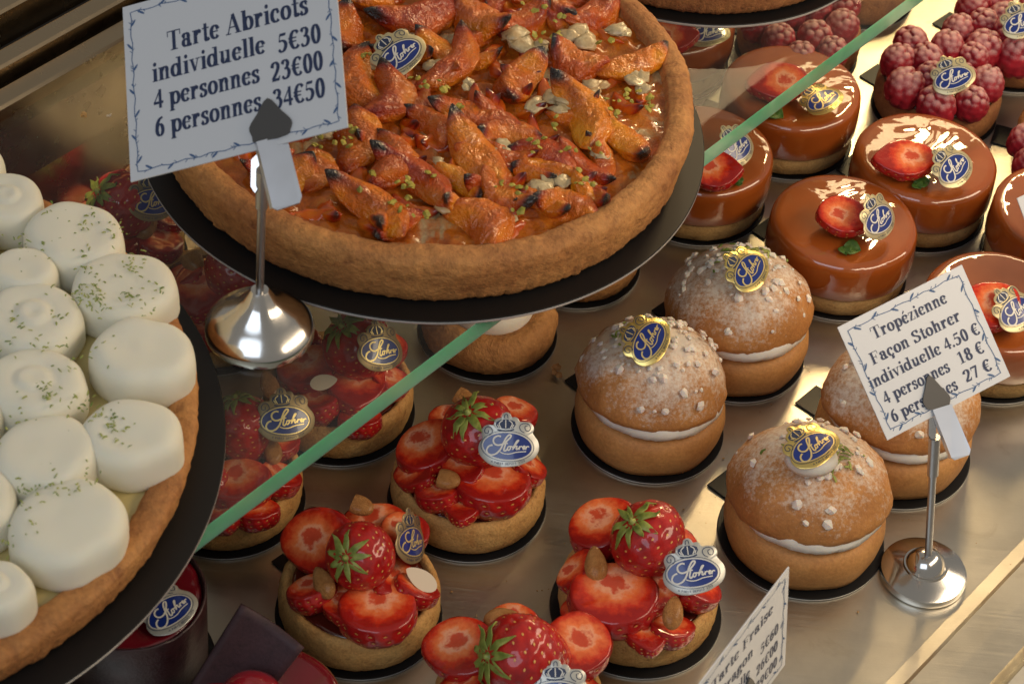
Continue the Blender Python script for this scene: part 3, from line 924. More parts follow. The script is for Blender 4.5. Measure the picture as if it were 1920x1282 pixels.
    for pts, w in script:
        n_ = 5
        le.stroke(catmull(pts, n_) if len(pts) > 2 else pts, wflat(w * 1.12), idf)
    le.stroke(oval(640, 790, 424, 237), wflat(13), idf, True)
    # light ribs of the crown
    for pts in ([(612, 340), (612, 480)], [(560, 345), (500, 400), (530, 480)], [(665, 345), (725, 400), (690, 480)], [(470, 420), (500, 470)], [(750, 420), (725, 470)]):
        le.stroke(catmull(pts, 4) if len(pts) > 2 else pts, wflat(17), idf)
    le.mb.v = [(x, y, z + .00046) for x, y, z in le.mb.v]
    let = {'champagne': bend(le.mb.mesh('lettering', M['white_ink'], smooth=False)), 'bronze': bend(le.mb.mesh('lettering', M['gold_ink'], smooth=False)), 'silver': bend(le.mb.mesh('lettering', M['white_ink'], smooth=False)), 'gold': bend(le.mb.mesh('lettering', M['gold_ink'], smooth=False))}
    return plate, oval_me, emblem, let
SEAL, OVAL, EMBLEM, SCRIPT = seal_meshes()

def seal(parent, px, py, z, n, rho, kind='silver', scale=1.0):
    m = CF(n[0], n[1], rho, P(px, py, z), (scale,) * 3)
    a = put('paper_seal', SEAL[kind], parent, m)
    put('blue_oval', OVAL, a, m); put('emblem', EMBLEM, a, m); put('lettering', SCRIPT[kind], a, m)
    return a

# cake boards
def board_mesh(R, th=.0016, n=96):
    mb = MB()
    mb.lathe([(0, 0), (R - .0003, 0), (R, .0004), (R, th - .0005), (R - .0004, th), (0, th)], n, mis=[1, 1, 1, 0, 0])
    return mb.mesh('cake_board', [M['board'], M['board_edge']], angle=50)
_bm = {}
def board(parent, x, y, z, R, tab=None):
    k = round(R, 4)
    if k not in _bm: _bm[k] = board_mesh(R, .0024 if R > .08 else .0016, 160 if R > .08 else 96)
    b = put('cake_board', _bm[k], parent, Matrix.Translation((x, y, z)))
    if tab is not None:
        mb = MB(); mb.box((R - .003, -.0105, .0003), (R + .0135, .0105, .0012))
        put('pull_tab', mb.mesh('pull_tab', M['board'], smooth=False), b, Matrix.Translation((x, y, z)) @ Matrix.Rotation(math.radians(tab), 4, 'Z'))
    return b

def crust_mesh(R, Hh, wall, mat, seed=0, floor=.008, n=128, rag=.0006, bulge=.0015, fr=300):
    mb = MB(); off = seed * 3.1
    prof = [(0, .0), (R * .5, 0), (R - .004, 0), (R - .0012, .0008), (R + .0002, .003), (R + bulge, Hh * .35), (R + bulge, Hh * .65), (R + bulge * .4, Hh - .004), (R - .0004, Hh - .0015), (R - .002, Hh - .0002),
            (R - wall * .55, Hh), (R - wall + .001, Hh - .001), (R - wall, Hh - .003), (R - wall - .001, Hh - floor), (0, Hh - floor)]
    def wob(p, a, j):
        d = rag * (noise.noise(Vector((math.cos(a) * R * fr, math.sin(a) * R * fr, p[2] * fr * 1.2 + off))) + .6 * noise.noise(Vector((math.cos(a) * 2.2 + off, math.sin(a) * 2.2, 0))))
        dz = (rag * 1.4 * noise.noise(Vector((math.cos(a) * R * fr * .8 + off, math.sin(a) * R * fr * .8, 5))) if 6 <= j <= 12 else 0)
        k = 1 + d / R
        return (p[0] * k, p[1] * k, p[2] + dz)
    mb.lathe(prof, n, wob=wob)
    return mb.mesh('crust', mat)

def disc_mesh(name, R, z, mat, amp=.0006, fr=120, n=72, dome=.0, rag=.0):
    mb = MB()
    prof = [(R, z - .002)] + [(R * k, z + dome * (1 - k * k)) for k in (.99, .9, .75, .6, .45, .3, .15)] + [(0, z + dome)]
    def wob(p, a, j):
        return (p[0], p[1], p[2] + amp * noise.noise(Vector((p[0] * fr, p[1] * fr, z * 99))))
    mb.lathe(prof, n, wob=wob)
    return fixn(mb.mesh(name, mat))

# ---------------------------------------------------------------- strawberry tartlets
BT = .0016   # board thickness
CR_S = [crust_mesh(.0418, .0245, .0055, M['crust'], seed=i, floor=.005) for i in range(3)]
JEL = disc_mesh('jelly', .0366, .0215, M['jelly'], .0008)

def px2m(px, py, z, w): return w * depth_of(P(px, py, z)) / F_PX

def straw_tart(ctr, label, items, tab=None, R=.0450, mesh=0):
    x, y = ctr
    t = thing('strawberry_tartlet', (x, y, 0), label, 'strawberry tartlet', 'strawberry tartlets on the steel tray')
    board(t, x, y, 0.0002, R, tab)
    Tm = Matrix.Translation((x, y, BT + .0004)) @ Matrix.Rotation(mesh * 1.3, 4, 'Z')
    put('crust', CR_S[mesh % 3], t, Tm); put('jelly', JEL, t, Tm)
    fill_items(t, items)
    return t

def fill_items(t, items):
    for it in items:
        k = it[0]
        if k == 'half':
            _, px, py, z, w, n, rho, v = it
            r = px2m(px, py, z, w)
            put('strawberry_half', HALF[v], t, CF(n[0], n[1], rho, P(px, py, z), (r, r, r)))
        elif k == 'whole':
            _, px, py, z, w, n, v = it
            r = px2m(px, py, z, w)
            m = CF(n[0], n[1], 30 * v, P(px, py, z), (r, r, r * 1.02))
            b = put('strawberry', WHOLE[v % 3], t, m)
            put('calyx', CALYX[v % 3], b, m @ Matrix.Translation((0, 0, .86)) @ Matrix.Diagonal((.82, .82, .82, 1)))
        elif k in ('almond', 'almond_cut', 'almond_split'):
            _, px, py, z, w, n, rho = it
            r = px2m(px, py, z, w)
            me = {'almond': ALM, 'almond_cut': ALMC, 'almond_split': ALMS}[k]
            put('almond', me, t, CF(n[0], n[1], rho, P(px, py, z), (r, r, r)))
        elif k == 'seal':
            seal(t, *it[1:])
        elif k == 'leaf':
            _, px, py, z, w, n, rho = it
            r = px2m(px, py, z, w)
            put('mint_leaf', MINT, t, CF(n[0], n[1], rho, P(px, py, z), (r, r, r)))

def mint_mesh():
    mb = MB(); v = []; f = []; NU, NV = 14, 8
    for lobe, (ang, L, wd) in enumerate(((0, 1.0, .55), (-62, .62, .40))):
        k = len(v)
        for i in range(NU + 1):
            t = i / NU; w = wd * math.sin(PI * t ** .85) ** .8 if 0 < t < 1 else .01
            for j in range(NV + 1):
                s = -1 + 2 * j / NV
                x = -.5 + L * t; y = s * w * (1 + .05 * math.sin(t * 30))
                z = .12 * abs(s) + .10 * math.sin(t * PI) - .05 * math.cos(t * 24) * (1 - abs(s)) * .4 + lobe * .04
                c, s_ = math.cos(math.radians(ang)), math.sin(math.radians(ang))
                v.append(((x + .5) * c - y * s_ - .5, (x + .5) * s_ + y * c, z))
        for i in range(NU):
            for j in range(NV):
                a = k + i * (NV + 1) + j; f.append((a, a + 1, a + NV + 2, a + NV + 1))
    mb.add(v, f); me = mb.mesh('mint_leaf', M['mint'])
    bm = bmesh.new(); bm.from_mesh(me); bmesh.ops.solidify(bm, geom=list(bm.faces), thickness=.03); bm.to_mesh(me); bm.free()
    for p in me.polygons: p.use_smooth = True
    return me
MINT = mint_mesh()

straw_tart((-.0667, .8135), 'strawberry tartlet beside the dark chocolate plaque, its seal turned edge-on', [
    ('half', 700, 979, 0.037, 62, (.0, 0.73), 10, 2), ('half', 760, 994, 0.039, 50, (.3, 0.68), 20, 1),
    ('half', 602, 1012, 0.043, 66, (-.25, .42), 70, 3), ('half', 580, 1099, 0.037, 46, (-.25, 0.86), 20, 1),
    ('half', 708, 1137, 0.040, 74, (.04, 0.75), 4, 0), ('half', 785, 1099, 0.037, 46, (.50, 0.79), -20, 2),
    ('whole', 678, 1042, .052, 66, (-.42, .02), 0),
    ('half', 645, 1128, .037, 44, (-.1, .80), 10, 4), ('half', 735, 1080, .040, 42, (.3, .7), -30, 3),
    ('almond', 606, 1092, .043, 34, (-.3, .2), 118), ('almond_cut', 668, 945, .046, 34, (.1, .5), 160), ('almond_split', 790, 1085, .040, 34, (.35, .45), 145),
    ('seal', 775, 1012, .050, (.90, .14), 4, 'bronze')], tab=140)
straw_tart((.0821, .8358), 'strawberry tartlet with a large whole berry between the lone wide gap and the tilted card', [
    ('half', 1128, 979, 0.041, 66, (-.2, 0.68), 30, 1), ('half', 1078, 1064, 0.037, 48, (-.55, 0.73), 60, 2),
    ('half', 1152, 1112, 0.043, 84, (.0, 0.71), 0, 0), ('half', 1310, 1092, 0.039, 52, (.55, 0.63), -30, 1), ('half', 1262, 1172, 0.033, 46, (.25, 0.86), 0, 2),
    ('half', 1265, 1024, 0.037, 50, (.2, 0.73), 0, 3),
    ('whole', 1218, 1012, .054, 73, (-.50, .55), 1),
    ('half', 1212, 1182, .034, 44, (.1, .82), 0, 4), ('half', 1092, 1142, .033, 42, (-.4, .75), 40, 3), ('half', 1235, 1105, .042, 44, (.2, .7), -20, 4),
    ('almond', 1117, 1058, .046, 36, (-.1, .3), 95), ('almond', 1262, 1148, .044, 33, (.1, .3), 80),
    ('seal', 1300, 1070, .060, (-.05, .22), 8)], R=.0470, mesh=1)
straw_tart((-.016, .9019), 'strawberry tartlet in the middle of the tray with a bright silver seal facing front', [
    ('half', 965, 769, 0.039, 46, (.3, 0.78), 0, 1), ('half', 850, 784, 0.037, 48, (0, 0.73), 0, 2),
    ('half', 800, 832, 0.041, 62, (-.22, 0.63), 40, 0), ('half', 818, 916, 0.036, 42, (-.15, 0.85), 0, 1),
    ('half', 925, 899, 0.041, 72, (.05, 0.79), 0, 0), ('half', 995, 874, 0.037, 42, (.55, 0.73), 0, 2),
    ('whole', 898, 812, .052, 71, (-.30, .60), 2),
    ('half', 868, 942, .034, 42, (-.05, .82), 0, 4), ('half', 868, 870, .042, 42, (-.1, .7), 20, 3), ('half', 775, 885, .034, 40, (-.5, .65), 50, 4),
    ('almond_cut', 830, 897, .043, 34, (-.1, .5), 170), ('almond_cut', 862, 742, .042, 30, (0, .4), 150),
    ('seal', 953, 833, .068, (.0, .12), 0)], mesh=2)
straw_tart((.0225, .7576), 'strawberry tartlet cut off by the bottom of the photo, one huge berry on top', [
    ('half', 868, 1212, 0.045, 66, (-.2, 0.63), 60, 3), ('half', 1078, 1209, 0.043, 68, (.1, 0.71), -20, 3), ('half', 860, 1284, 0.039, 50, (-.4, 0.83), 0, 1),
    ('half', 1000, 1344, 0.039, 80, (0, 0.73), 0, 0), ('half', 960, 1164, 0.039, 50, (0, 0.73), 0, 1), ('half', 1095, 1294, 0.037, 50, (.5, 0.73), 0, 2),
    ('whole', 978, 1232, .056, 83, (-.80, .10), 0), ('almond', 940, 1158, .044, 34, (0, .4), 10),
    ('seal', 1048, 1302, .060, (.02, .15), 2)], mesh=0)
straw_tart((-.0969, .963), 'strawberry tartlet half under the glass edge, a split white almond on its berries', [
    ('half', 575, 684, 0.041, 58, (-.2, 0.68), 20, 0), ('half', 668, 716, 0.041, 58, (.05, 0.75), 0, 3), ('half', 590, 749, 0.037, 44, (-.2, 0.86), 0, 1),
    ('half', 735, 709, 0.037, 46, (.5, 0.73), 0, 2), ('half', 675, 779, 0.034, 40, (.1, 0.86), 0, 1), ('half', 560, 634, 0.037, 40, (-.3, 0.73), 0, 2), ('half', 720, 644, 0.037, 46, (.3, 0.73), 0, 1),
    ('whole', 672, 648, .053, 66, (-.45, .58), 1), ('almond_split', 607, 716, .045, 26, (0, .35), 12),
    ('seal', 716, 655, .066, (.66, .18), 8, 'bronze')], mesh=1)
straw_tart((-.1507, .8855), 'strawberry tartlet behind the glass at the lower end of the green edge, seal facing front', [
    ('half', 445, 899, 0.041, 64, (-.1, 0.73), 0, 0), ('half', 528, 889, 0.037, 44, (.45, 0.79), 0, 1), ('half', 478, 952, 0.034, 46, (.1, 0.86), 0, 2), ('half', 380, 894, 0.037, 48, (-.4, 0.83), 0, 1),
    ('half', 520, 824, 0.037, 44, (.3, 0.73), 0, 2), ('half', 410, 954, 0.034, 44, (-.2, 0.86), 0, 1),
    ('whole', 452, 800, .050, 62, (-.15, .93), 2), ('almond', 505, 722, .046, 30, (.2, .3), 110), ('almond', 512, 845, .042, 28, (.2, .5), 100),
    ('seal', 537, 785, .062, (.35, .15), 6, 'bronze')], mesh=2, tab=140)
straw_tart((-.1802, 1.024), 'strawberry tartlet under the glass behind the polished base of the price holder', [
    ('half', 376, 539, 0.043, 58, (-.05, 0.68), 0, 3), ('half', 340, 514, 0.039, 44, (-.4, 0.78), 0, 1), ('half', 452, 584, 0.039, 48, (.3, 0.78), 0, 0), ('half', 390, 614, 0.035, 46, (.0, 0.86), 0, 2),
    ('half', 470, 524, 0.037, 44, (.3, 0.73), 0, 1), ('whole', 440, 512, .050, 58, (.3, .80), 0), ('almond_cut', 358, 484, .046, 34, (-.1, .3), 120)], mesh=0)
straw_tart((-.2496, 1.0749), 'strawberry tartlet behind the white cream tart, farthest back under the glass', [
    ('half', 185, 322, 0.043, 50, (-.2, 0.73), 20, 3), ('half', 300, 449, 0.037, 44, (.3, 0.73), 0, 1), ('half', 320, 406, 0.039, 36, (.4, 0.73), 0, 2), ('half', 150, 384, 0.039, 44, (-.3, 0.73), 0, 0), ('half', 210, 454, 0.039, 50, (0, 0.83), 0, 0),
    ('whole', 228, 385, .054, 64, (-.62, .38), 1), ('almond', 276, 424, .044, 30, (.0, .3), 60), ('almond_cut', 240, 315, .044, 30, (0, .4), 20),
    ('seal', 288, 376, .064, (.62, .12), 10, 'bronze')], mesh=1)

# ---------------------------------------------------------------- cream ring tartlets under the apricot tart
def choux_mesh():
    mb = MB(); R = .0405
    prof = [(0, 0), (R - .003, 0), (R, .003), (R + .0012, .010), (R + .0004, .016), (R - .003, .0215), (R - .008, .0245), (R - .012, .0240), (R - .0145, .0215), (0, .021)]
    def wob(p, a, j):
        d = .0011 * noise.noise(Vector((p[0] * 95, p[1] * 95, p[2] * 120))) + .0008 * noise.noise(Vector((p[0] * 260, p[1] * 260, p[2] * 260)))
        k = 1 + d / R * (j > 0); return (p[0] * k, p[1] * k, p[2] + d * (j > 2))
    mb.lathe(prof, 128, wob=wob); return mb.mesh('puff_ring', M['crust_big'])
CHOUX = choux_mesh()
def cream_dome():
    mb = MB(); r = .0265
    mb.lathe([(r, .0205), (r * 1.02, .025), (r * .97, .029), (r * .82, .0325), (r * .5, .0348), (0, .0356)], 64)
    return fixn(mb.mesh('cream', M['cream']))
CDOME = cream_dome()
for (x, y), lab in (((-.0156, 1.0409), 'brown puff ring filled with white cream, crossed by the green glass edge'), ((.0327, 1.1117), 'brown puff ring almost hidden behind the front right of the apricot tart board')):
    t = thing('cream_puff_tartlet', (x, y, 0), lab, 'cream tartlet', 'cream puff tartlets behind the glass edge')
    board(t, x, y, .0002, .0425)
    m = Matrix.Translation((x, y, BT + .0004)); put('puff_ring', CHOUX, t, m); put('cream', CDOME, t, m)

# ---------------------------------------------------------------- cream filled brioches
def bun_base():
    mb = MB(); R = .0425
    def wob(p, a, j):
        d = .0011 * noise.noise(Vector((p[0] * 45, p[1] * 45, p[2] * 60))); k = 1 + d / R * (j > 0); return (p[0] * k, p[1] * k, p[2])
    mb.lathe([(0, 0), (R - .004, 0), (R - .001, .0015), (R + .0006, .006), (R + .0014, .013), (R + .0010, .020), (R - .0012, .0245), (R - .004, .0265), (0, .0265)], 96, wob=wob)
    return mb.mesh('lower_bun', M['bun'])
def bun_cream():
    mb = MB(); R = .0412
    def wob(p, a, j):
        d = .0016 * noise.noise(Vector((p[0] * 70, p[1] * 70, p[2] * 120))) + .0006 * noise.noise(Vector((p[0] * 300, p[1] * 300, p[2] * 300))); k = 1 + d / R * (j > 0); return (p[0] * k, p[1] * k, p[2])
    mb.lathe([(0, 0), (R - .003, 0), (R, .002), (R + .0004, .0055), (R - .0015, .0095), (0, .0115)], 96, wob=wob)
    return mb.mesh('cream', M['cream'])
def bun_dome(seed):
    mb = MB(); R = .0437; off = seed * 4.7
    prof = [(0, .003), (R - .006, .0015), (R - .002, .0008), (R, .0025), (R + .0006, .006), (R - .0006, .011), (R * .93, .0180), (R * .84, .0235), (R * .70, .0292), (R * .52, .0338), (R * .34, .0365), (R * .16, .0380), (0, .0385)]
    def wob(p, a, j):
        q = Vector((p[0] * 38 + off, p[1] * 38, p[2] * 38)); d = .0026 * noise.noise(q * .8) + .0008 * noise.noise(q * 4) + .0004 * noise.noise(q * 11)
        k = 1 + d / R * (j > 0)
        rag = .0016 * noise.noise(Vector((math.cos(a) * 3 + off, math.sin(a) * 3, 0))) + .0008 * noise.noise(Vector((math.cos(a) * 14 + off, math.sin(a) * 14, 0))) if 1 <= j <= 4 else 0
        return (p[0] * k, p[1] * k, p[2] + d + rag)
    mb.lathe(prof, 112, wob=wob); return mb.mesh('upper_bun', M['bun_top'])
BUN0, BUNC, BUND = bun_base(), bun_cream(), [bun_dome(i) for i in range(4)]

def dome_h(r, R=.0437):
    k = r / R
    tab_ = [(0, .0385), (.16, .038), (.34, .0365), (.52, .0338), (.70, .0292), (.84, .0235), (.93, .018), (1.0, .008)]
    for (a, za), (b, zb) in zip(tab_, tab_[1:]):
        if a <= k <= b: return za + (zb - za) * (k - a) / (b - a)
    return .008

def lump(mb, p, n, s, r, mi=0, flat=.7):
    """an irregular crystal-like chunk"""
    q = FR(n, (r.uniform(-1, 1), r.uniform(-1, 1), .2), p)
    v = []
    for d in ((1, 0, 0), (-1, 0, 0), (0, 1, 0), (0, -1, 0), (0, 0, 1), (0, 0, -.6), (.7, .7, .5), (-.7, .6, .5), (.6, -.7, .5), (-.7, -.7, .5)):
        k = s * r.uniform(.75, 1.15); v.append((d[0] * k, d[1] * k * .85, d[2] * k * flat))
    f = [(0, 6, 8), (0, 2, 6), (2, 7, 6), (2, 1, 7), (1, 9, 7), (1, 3, 9), (3, 8, 9), (3, 0, 8), (4, 6, 7), (4, 7, 9), (4, 9, 8), (4, 8, 6), (5, 2, 0), (5, 1, 2), (5, 3, 1), (5, 0, 3)]
    mb.add(v, f, mi, q)

def flake(mb, p, n, L, w, r, mi=0):
    q = FR(n, (r.uniform(-1, 1), r.uniform(-1, 1), .1), p)
    b = r.uniform(-.3, .5) * L
    v = [(-L, -w, 0), (-L, w, 0), (0, w * 1.3, w + abs(b) * .3), (0, -w, w * .8 + abs(b) * .3), (L, w * .5 + b, .2 * w), (L, -w * .5 + b, .2 * w)]
    v += [(x, y, z + w * .9) for x, y, z in v]
    f = [(0, 1, 2, 3), (3, 2, 4, 5), (6, 9, 8, 7), (9, 11, 10, 8), (0, 3, 9, 6), (3, 5, 11, 9), (1, 7, 8, 2), (2, 8, 10, 4), (0, 6, 7, 1), (5, 4, 10, 11)]
    mb.add(v, f, mi, q)

def brioche(ctr, R, lab, open_px, tilt, sl, sugar_az, seed, tab=None, toppings=None, nsug=60, sc=1.0):
    x, y = ctr; r = random.Random(seed)
    t = thing('cream_brioche', (x, y, 0), lab, 'cream brioche', 'cream filled brioches on the steel tray')
    board(t, x, y, .0002, R, tab)
    S = Matrix.Diagonal((sc, sc, sc, 1))
    z0 = BT + .0004
    m = Matrix.Translation((x, y, z0)) @ S
    put('lower_bun', BUN0, t, m)
    d = (P(*open_px) - Vector((x, y, 0))); d.z = 0; d.normalize()      # side on which the top gapes open
    ax = Vector((0, 0, 1)).cross(d)
    rot = Matrix.Rotation(math.radians(-tilt * .5), 4, ax)
    put('cream', BUNC, t, Matrix.Translation((x, y, z0 + .0262 * sc) + Vector((d.x, d.y, 0)) * .0010 if False else Vector((x, y, z0 + .0255 * sc)) - d * .0006) @ rot @ S)
    rot2 = Matrix.Rotation(math.radians(-tilt), 4, ax)
    md = Matrix.Translation(Vector((x, y, z0 + (.0266 + sl) * sc)) - d * .0030) @ rot2 @ S
    put('upper_bun', BUND[seed % 4], t, md)
    # pearl sugar and zest scattered over the top
    mb = MB(); zb = MB()
    for i in range(nsug):
        a = math.radians(sugar_az) + r.gauss(0, 1.9); q = .0437 * min(.95, abs(r.gauss(.50, .27)))
        px_, py_ = q * math.cos(a), q * math.sin(a); h = dome_h(q)
        n = Vector((px_, py_, .02 + (.0437 - q) * .8)).normalized()
        lump(mb, (px_, py_, h + .0006), n, r.choice((.0014, .0020, .0026, .0032)), r)
    put('pearl_sugar', mb.mesh('pearl_sugar', M['sugar'], smooth=False), t, md, stuff=True)
    for i in range(95):
        a = math.radians(sugar_az + 30) + r.gauss(0, .7); q = .0437 * min(.9, abs(r.gauss(.22, .2)))
        px_, py_ = q * math.cos(a), q * math.sin(a); h = dome_h(q)
        flake(zb, (px_, py_, h + .0009), Vector((px_ + r.uniform(-.02, .02), py_ + r.uniform(-.02, .02), .03)), r.uniform(.0012, .0034), .00055, r)
    put('lime_zest', zb.mesh('lime_zest', M['zest'], smooth=False), t, md, stuff=True)
    if toppings: fill_items(t, toppings)
    return t

brioche((.0841, .9751), .0450, 'sugared cream brioche in the middle with many pearl sugar grains and upright gold seal', (1240, 960), 8, .0010, 120, 0, tab=138,
        toppings=[('seal', 1215, 636, .0765, (.05, .45), 62, 'gold', .98)], nsug=130)
brioche((.1341, 1.0466), .0436, 'sugared cream brioche behind the middle one, green zest beside its gold seal', (1440, 800), 8, .0006, 60, 1, tab=140,
        toppings=[('seal', 1404, 503, .0770, (.22, .50), 58, 'gold', .96)], nsug=110)
brioche((.1735, .903), .0474, 'heavily dusted cream brioche at the front, gold seal stuck in a dab of cream', (1600, 1200), 9, .0002, 260, 2, tab=140,
        toppings=None, nsug=60, sc=1.03)
brioche((.2267, .9784), .0480, 'sugared cream brioche behind the clipped price card on the right', (1640, 1020), 8, .0012, 230, 3, tab=142, nsug=60, sc=1.04)
tC = [o for o in COL.objects if o.name.startswith('cream_brioche')][2]
mb = MB(); mb.lathe([(0, -.006), (.012, -.006), (.0145, -.002), (.0135, .002), (.008, .0042), (0, .005)], 40)
put('cream_dab', mb.mesh('cream_dab', M['cream']), tC, CF(0, .78, 0, P(1522, 858, .0765), (1, .75, 1)))
seal(tC, 1524, 834, .0850, (.02, .66), 34, 'gold', 1.0)

# ---------------------------------------------------------------- caramel cakes
def caramel_mesh():
    mb = MB(); R = .0462
    prof = [(R - .003, .0158), (R - .0005, .0148), (R + .0004, .0165), (R + .0006, .024), (R, .034), (R - .0005, .0382), (R - .0018, .0405), (R - .0040, .0416), (R - .0070, .0420), (R * .6, .0421), (R * .3, .0421), (0, .0421)]
    def wob(p, a, j):
        drip = -.0013 * max(0, noise.noise(Vector((math.cos(a) * 3.3, math.sin(a) * 3.3, 2)))) if j in (0, 1, 2) else 0
        d = .0005 * noise.noise(Vector((p[0] * 40, p[1] * 40, p[2] * 50)))
        k = 1 + d / R; return (p[0] * k, p[1] * k, p[2] + drip + (.0006 * noise.noise(Vector((p[0] * 55, p[1] * 55, 3))) if j >= 8 else 0))
    mb.lathe(prof, 112, wob=wob); return mb.mesh('caramel_glaze', M['caramel'])
CAR = caramel_mesh()
def sponge_mesh():
    mb = MB(); R = .0448
    def wob(p, a, j):
        d = .0008 * noise.noise(Vector((p[0] * 90, p[1] * 90, p[2] * 90))); k = 1 + d / R * (j > 0); return (p[0] * k, p[1] * k, p[2])
    mb.lathe([(0, 0), (R - .003, 0), (R - .0005, .002), (R, .008), (R - .0005, .0150), (R - .004, .0165), (0, .0165)], 96, wob=wob)
    return mb.mesh('sponge_base', M['sponge'])
SPO = sponge_mesh()

def caramel(ctr, lab, items, tab=None, sc=1.0):
    x, y = ctr
    t = thing('caramel_cake', (x, y, 0), lab, 'caramel cake', 'caramel glazed cakes on the steel tray')
    board(t, x, y, .0002, .0462 * sc, tab)
    m = Matrix.Translation((x, y, BT + .0004)) @ Matrix.Diagonal((sc, sc, sc, 1)) @ Matrix.Rotation((x * 91) % 6.28, 4, 'Z')
    put('sponge_base', SPO, t, m); put('caramel_glaze', CAR, t, m)
    fill_items(t, items); return t

caramel((.1978, 1.1299), 'caramel glazed cake nearest the brioches with strawberry half and mint leaf', [
    ('half', 1586, 402, .058, 43, (.08, .52), 75, 3), ('leaf', 1597, 468, .0455, 34, (0, .6), -12), ('seal', 1650, 408, .062, (.62, .18), 40, 'champagne', .98)], tab=140)
caramel((.2525, 1.2018), 'caramel glazed cake in front of the raspberry tartlet, seal leaning right of its strawberry', [
    ('half', 1696, 295, .058, 46, (.05, .55), -85, 4), ('leaf', 1728, 343, .0455, 32, (0, .6), 8), ('seal', 1789, 312, .060, (.30, .42), 48, 'champagne', .98)], tab=140)
caramel((.2905, 1.0711), 'caramel glazed cake behind the right price card with strawberry and green zest', [
    ('half', 1852, 572, .058, 52, (-.05, .50), -70, 3), ('leaf', 1880, 545, .056, 24, (0, .6), 160), ('seal', 1906, 580, .060, (.35, .45), 40, 'champagne', 1.0)])
caramel((.3395, 1.1634), 'caramel glazed cake cut off at the right edge, only bare glaze showing', [])
caramel((.108, 1.1858), 'caramel glazed cake half hidden behind the right side of the apricot tart', [
    ('half', 1342, 316, .058, 42, (.0, .45), 90, 3), ('leaf', 1382, 338, .046, 24, (0, .6), 60), ('seal', 1383, 275, .060, (.55, .28), 42, 'champagne', .95)])
caramel((.167, 1.2608), 'caramel glazed cake crossed by the green glass edge, gold tinted seal', [
    ('half', 1458, 150, .058, 46, (.05, .52), -80, 4), ('leaf', 1453, 216, .0455, 34, (.1, .6), -28), ('seal', 1543, 184, .055, (.05, .70), 38, 'gold', .98)], tab=160)
caramel((.083, 1.3286), 'caramel glazed cake under the glass between the two brown tarts', [
    ('half', 1262, 62, .058, 40, (.0, .5), 90, 3), ('seal', 1328, 60, .056, (.1, .55), 15, 'champagne', .95)])

# ---------------------------------------------------------------- raspberry tartlets
CR_R = [crust_mesh(.0418, .0235, .005, M['crust_brown'], seed=10 + i, floor=.003) for i in range(2)]
RCR = disc_mesh('cream', .0369, .0222, M['cream'], .0012, 150, dome=.002)
def rasp_tart(ctr, lab, berries, items=(), tab=None, sc=1.0, v=0):
    x, y = ctr
    t = thing('raspberry_tartlet', (x, y, 0), lab, 'raspberry tartlet', 'raspberry tartlets on the steel tray')
    board(t, x, y, .0002, .0434 * sc, tab)
    m = Matrix.Translation((x, y, BT + .0004)) @ Matrix.Diagonal((sc, sc, sc, 1))
    put('crust', CR_R[v % 2], t, m); put('cream', RCR, t, m)
    r = random.Random(int(x * 9999))
    for i, (px, py, z, w) in enumerate(berries):
        rr = px2m(px, py, z, w)
        n = Vector((r.uniform(-.5, .5), r.uniform(-.5, .5), 1))
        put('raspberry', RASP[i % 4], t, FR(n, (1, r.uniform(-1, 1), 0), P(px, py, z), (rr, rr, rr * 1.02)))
    fill_items(t, items); return t
rasp_tart((.2713, 1.3068), 'raspberry tartlet with all its sugared berries and seal in full view', [
    (1696, 167, .037, 37), (1755, 200, .036, 37), (1821, 196, .036, 33), (1849, 160, .036, 33), (1684, 118, .037, 33), (1738, 116, .040, 32), (1746, 150, .040, 32),
    (1708, 84, .040, 33), (1776, 92, .040, 32), (1824, 112, .038, 30), (1800, 150, .042, 30)], [('seal', 1788, 144, .060, (.0, .25), 22, 'champagne', .92)], tab=140)
rasp_tart((.3262, 1.3780), 'raspberry tartlet in the top right corner behind the fully visible one', [
    (1798, 62, .037, 32), (1842, 96, .037, 37), (1905, 108, .036, 38), (1845, 48, .042, 30), (1880, 36, .042, 30), (1824, 16, .040, 32), (1868, 4, .040, 30), (1890, 66, .042, 32), (1952, 84, .036, 34), (1940, 20, .040, 34)],
    [('seal', 1917, 40, .062, (.0, .25), 24, 'champagne', .92)], tab=140, v=1)
rasp_tart((.1769, 1.3568), 'raspberry tartlet seen through the glass beside the top brown tart', [
    (1459, 76, .036, 31), (1526, 72, .037, 33), (1577, 52, .038, 32), (1580, 12, .040, 32), (1500, 110, .035, 30), (1420, 50, .036, 30), (1560, 100, .035, 30), (1530, 20, .040, 30), (1480, 30, .040, 30)], [], v=0, tab=150)
rasp_tart((.3661, 1.2723), 'raspberry tartlet cut off at the right edge above the bare caramel cake', [
    (1926, 268, .036, 36), (1935, 310, .035, 36), (1990, 240, .038, 36), (2010, 300, .036, 36), (2060, 260, .036, 36), (1960, 225, .040, 34)], [], tab=165, v=1)
rasp_tart((.2185, 1.4345), 'raspberry tartlet at the top edge, only its brown crust below the glass', [
    (1600, -70, .036, 34), (1550, -90, .036, 34), (1640, -100, .036, 34), (1580, -120, .038, 34)], [], sc=1.04)

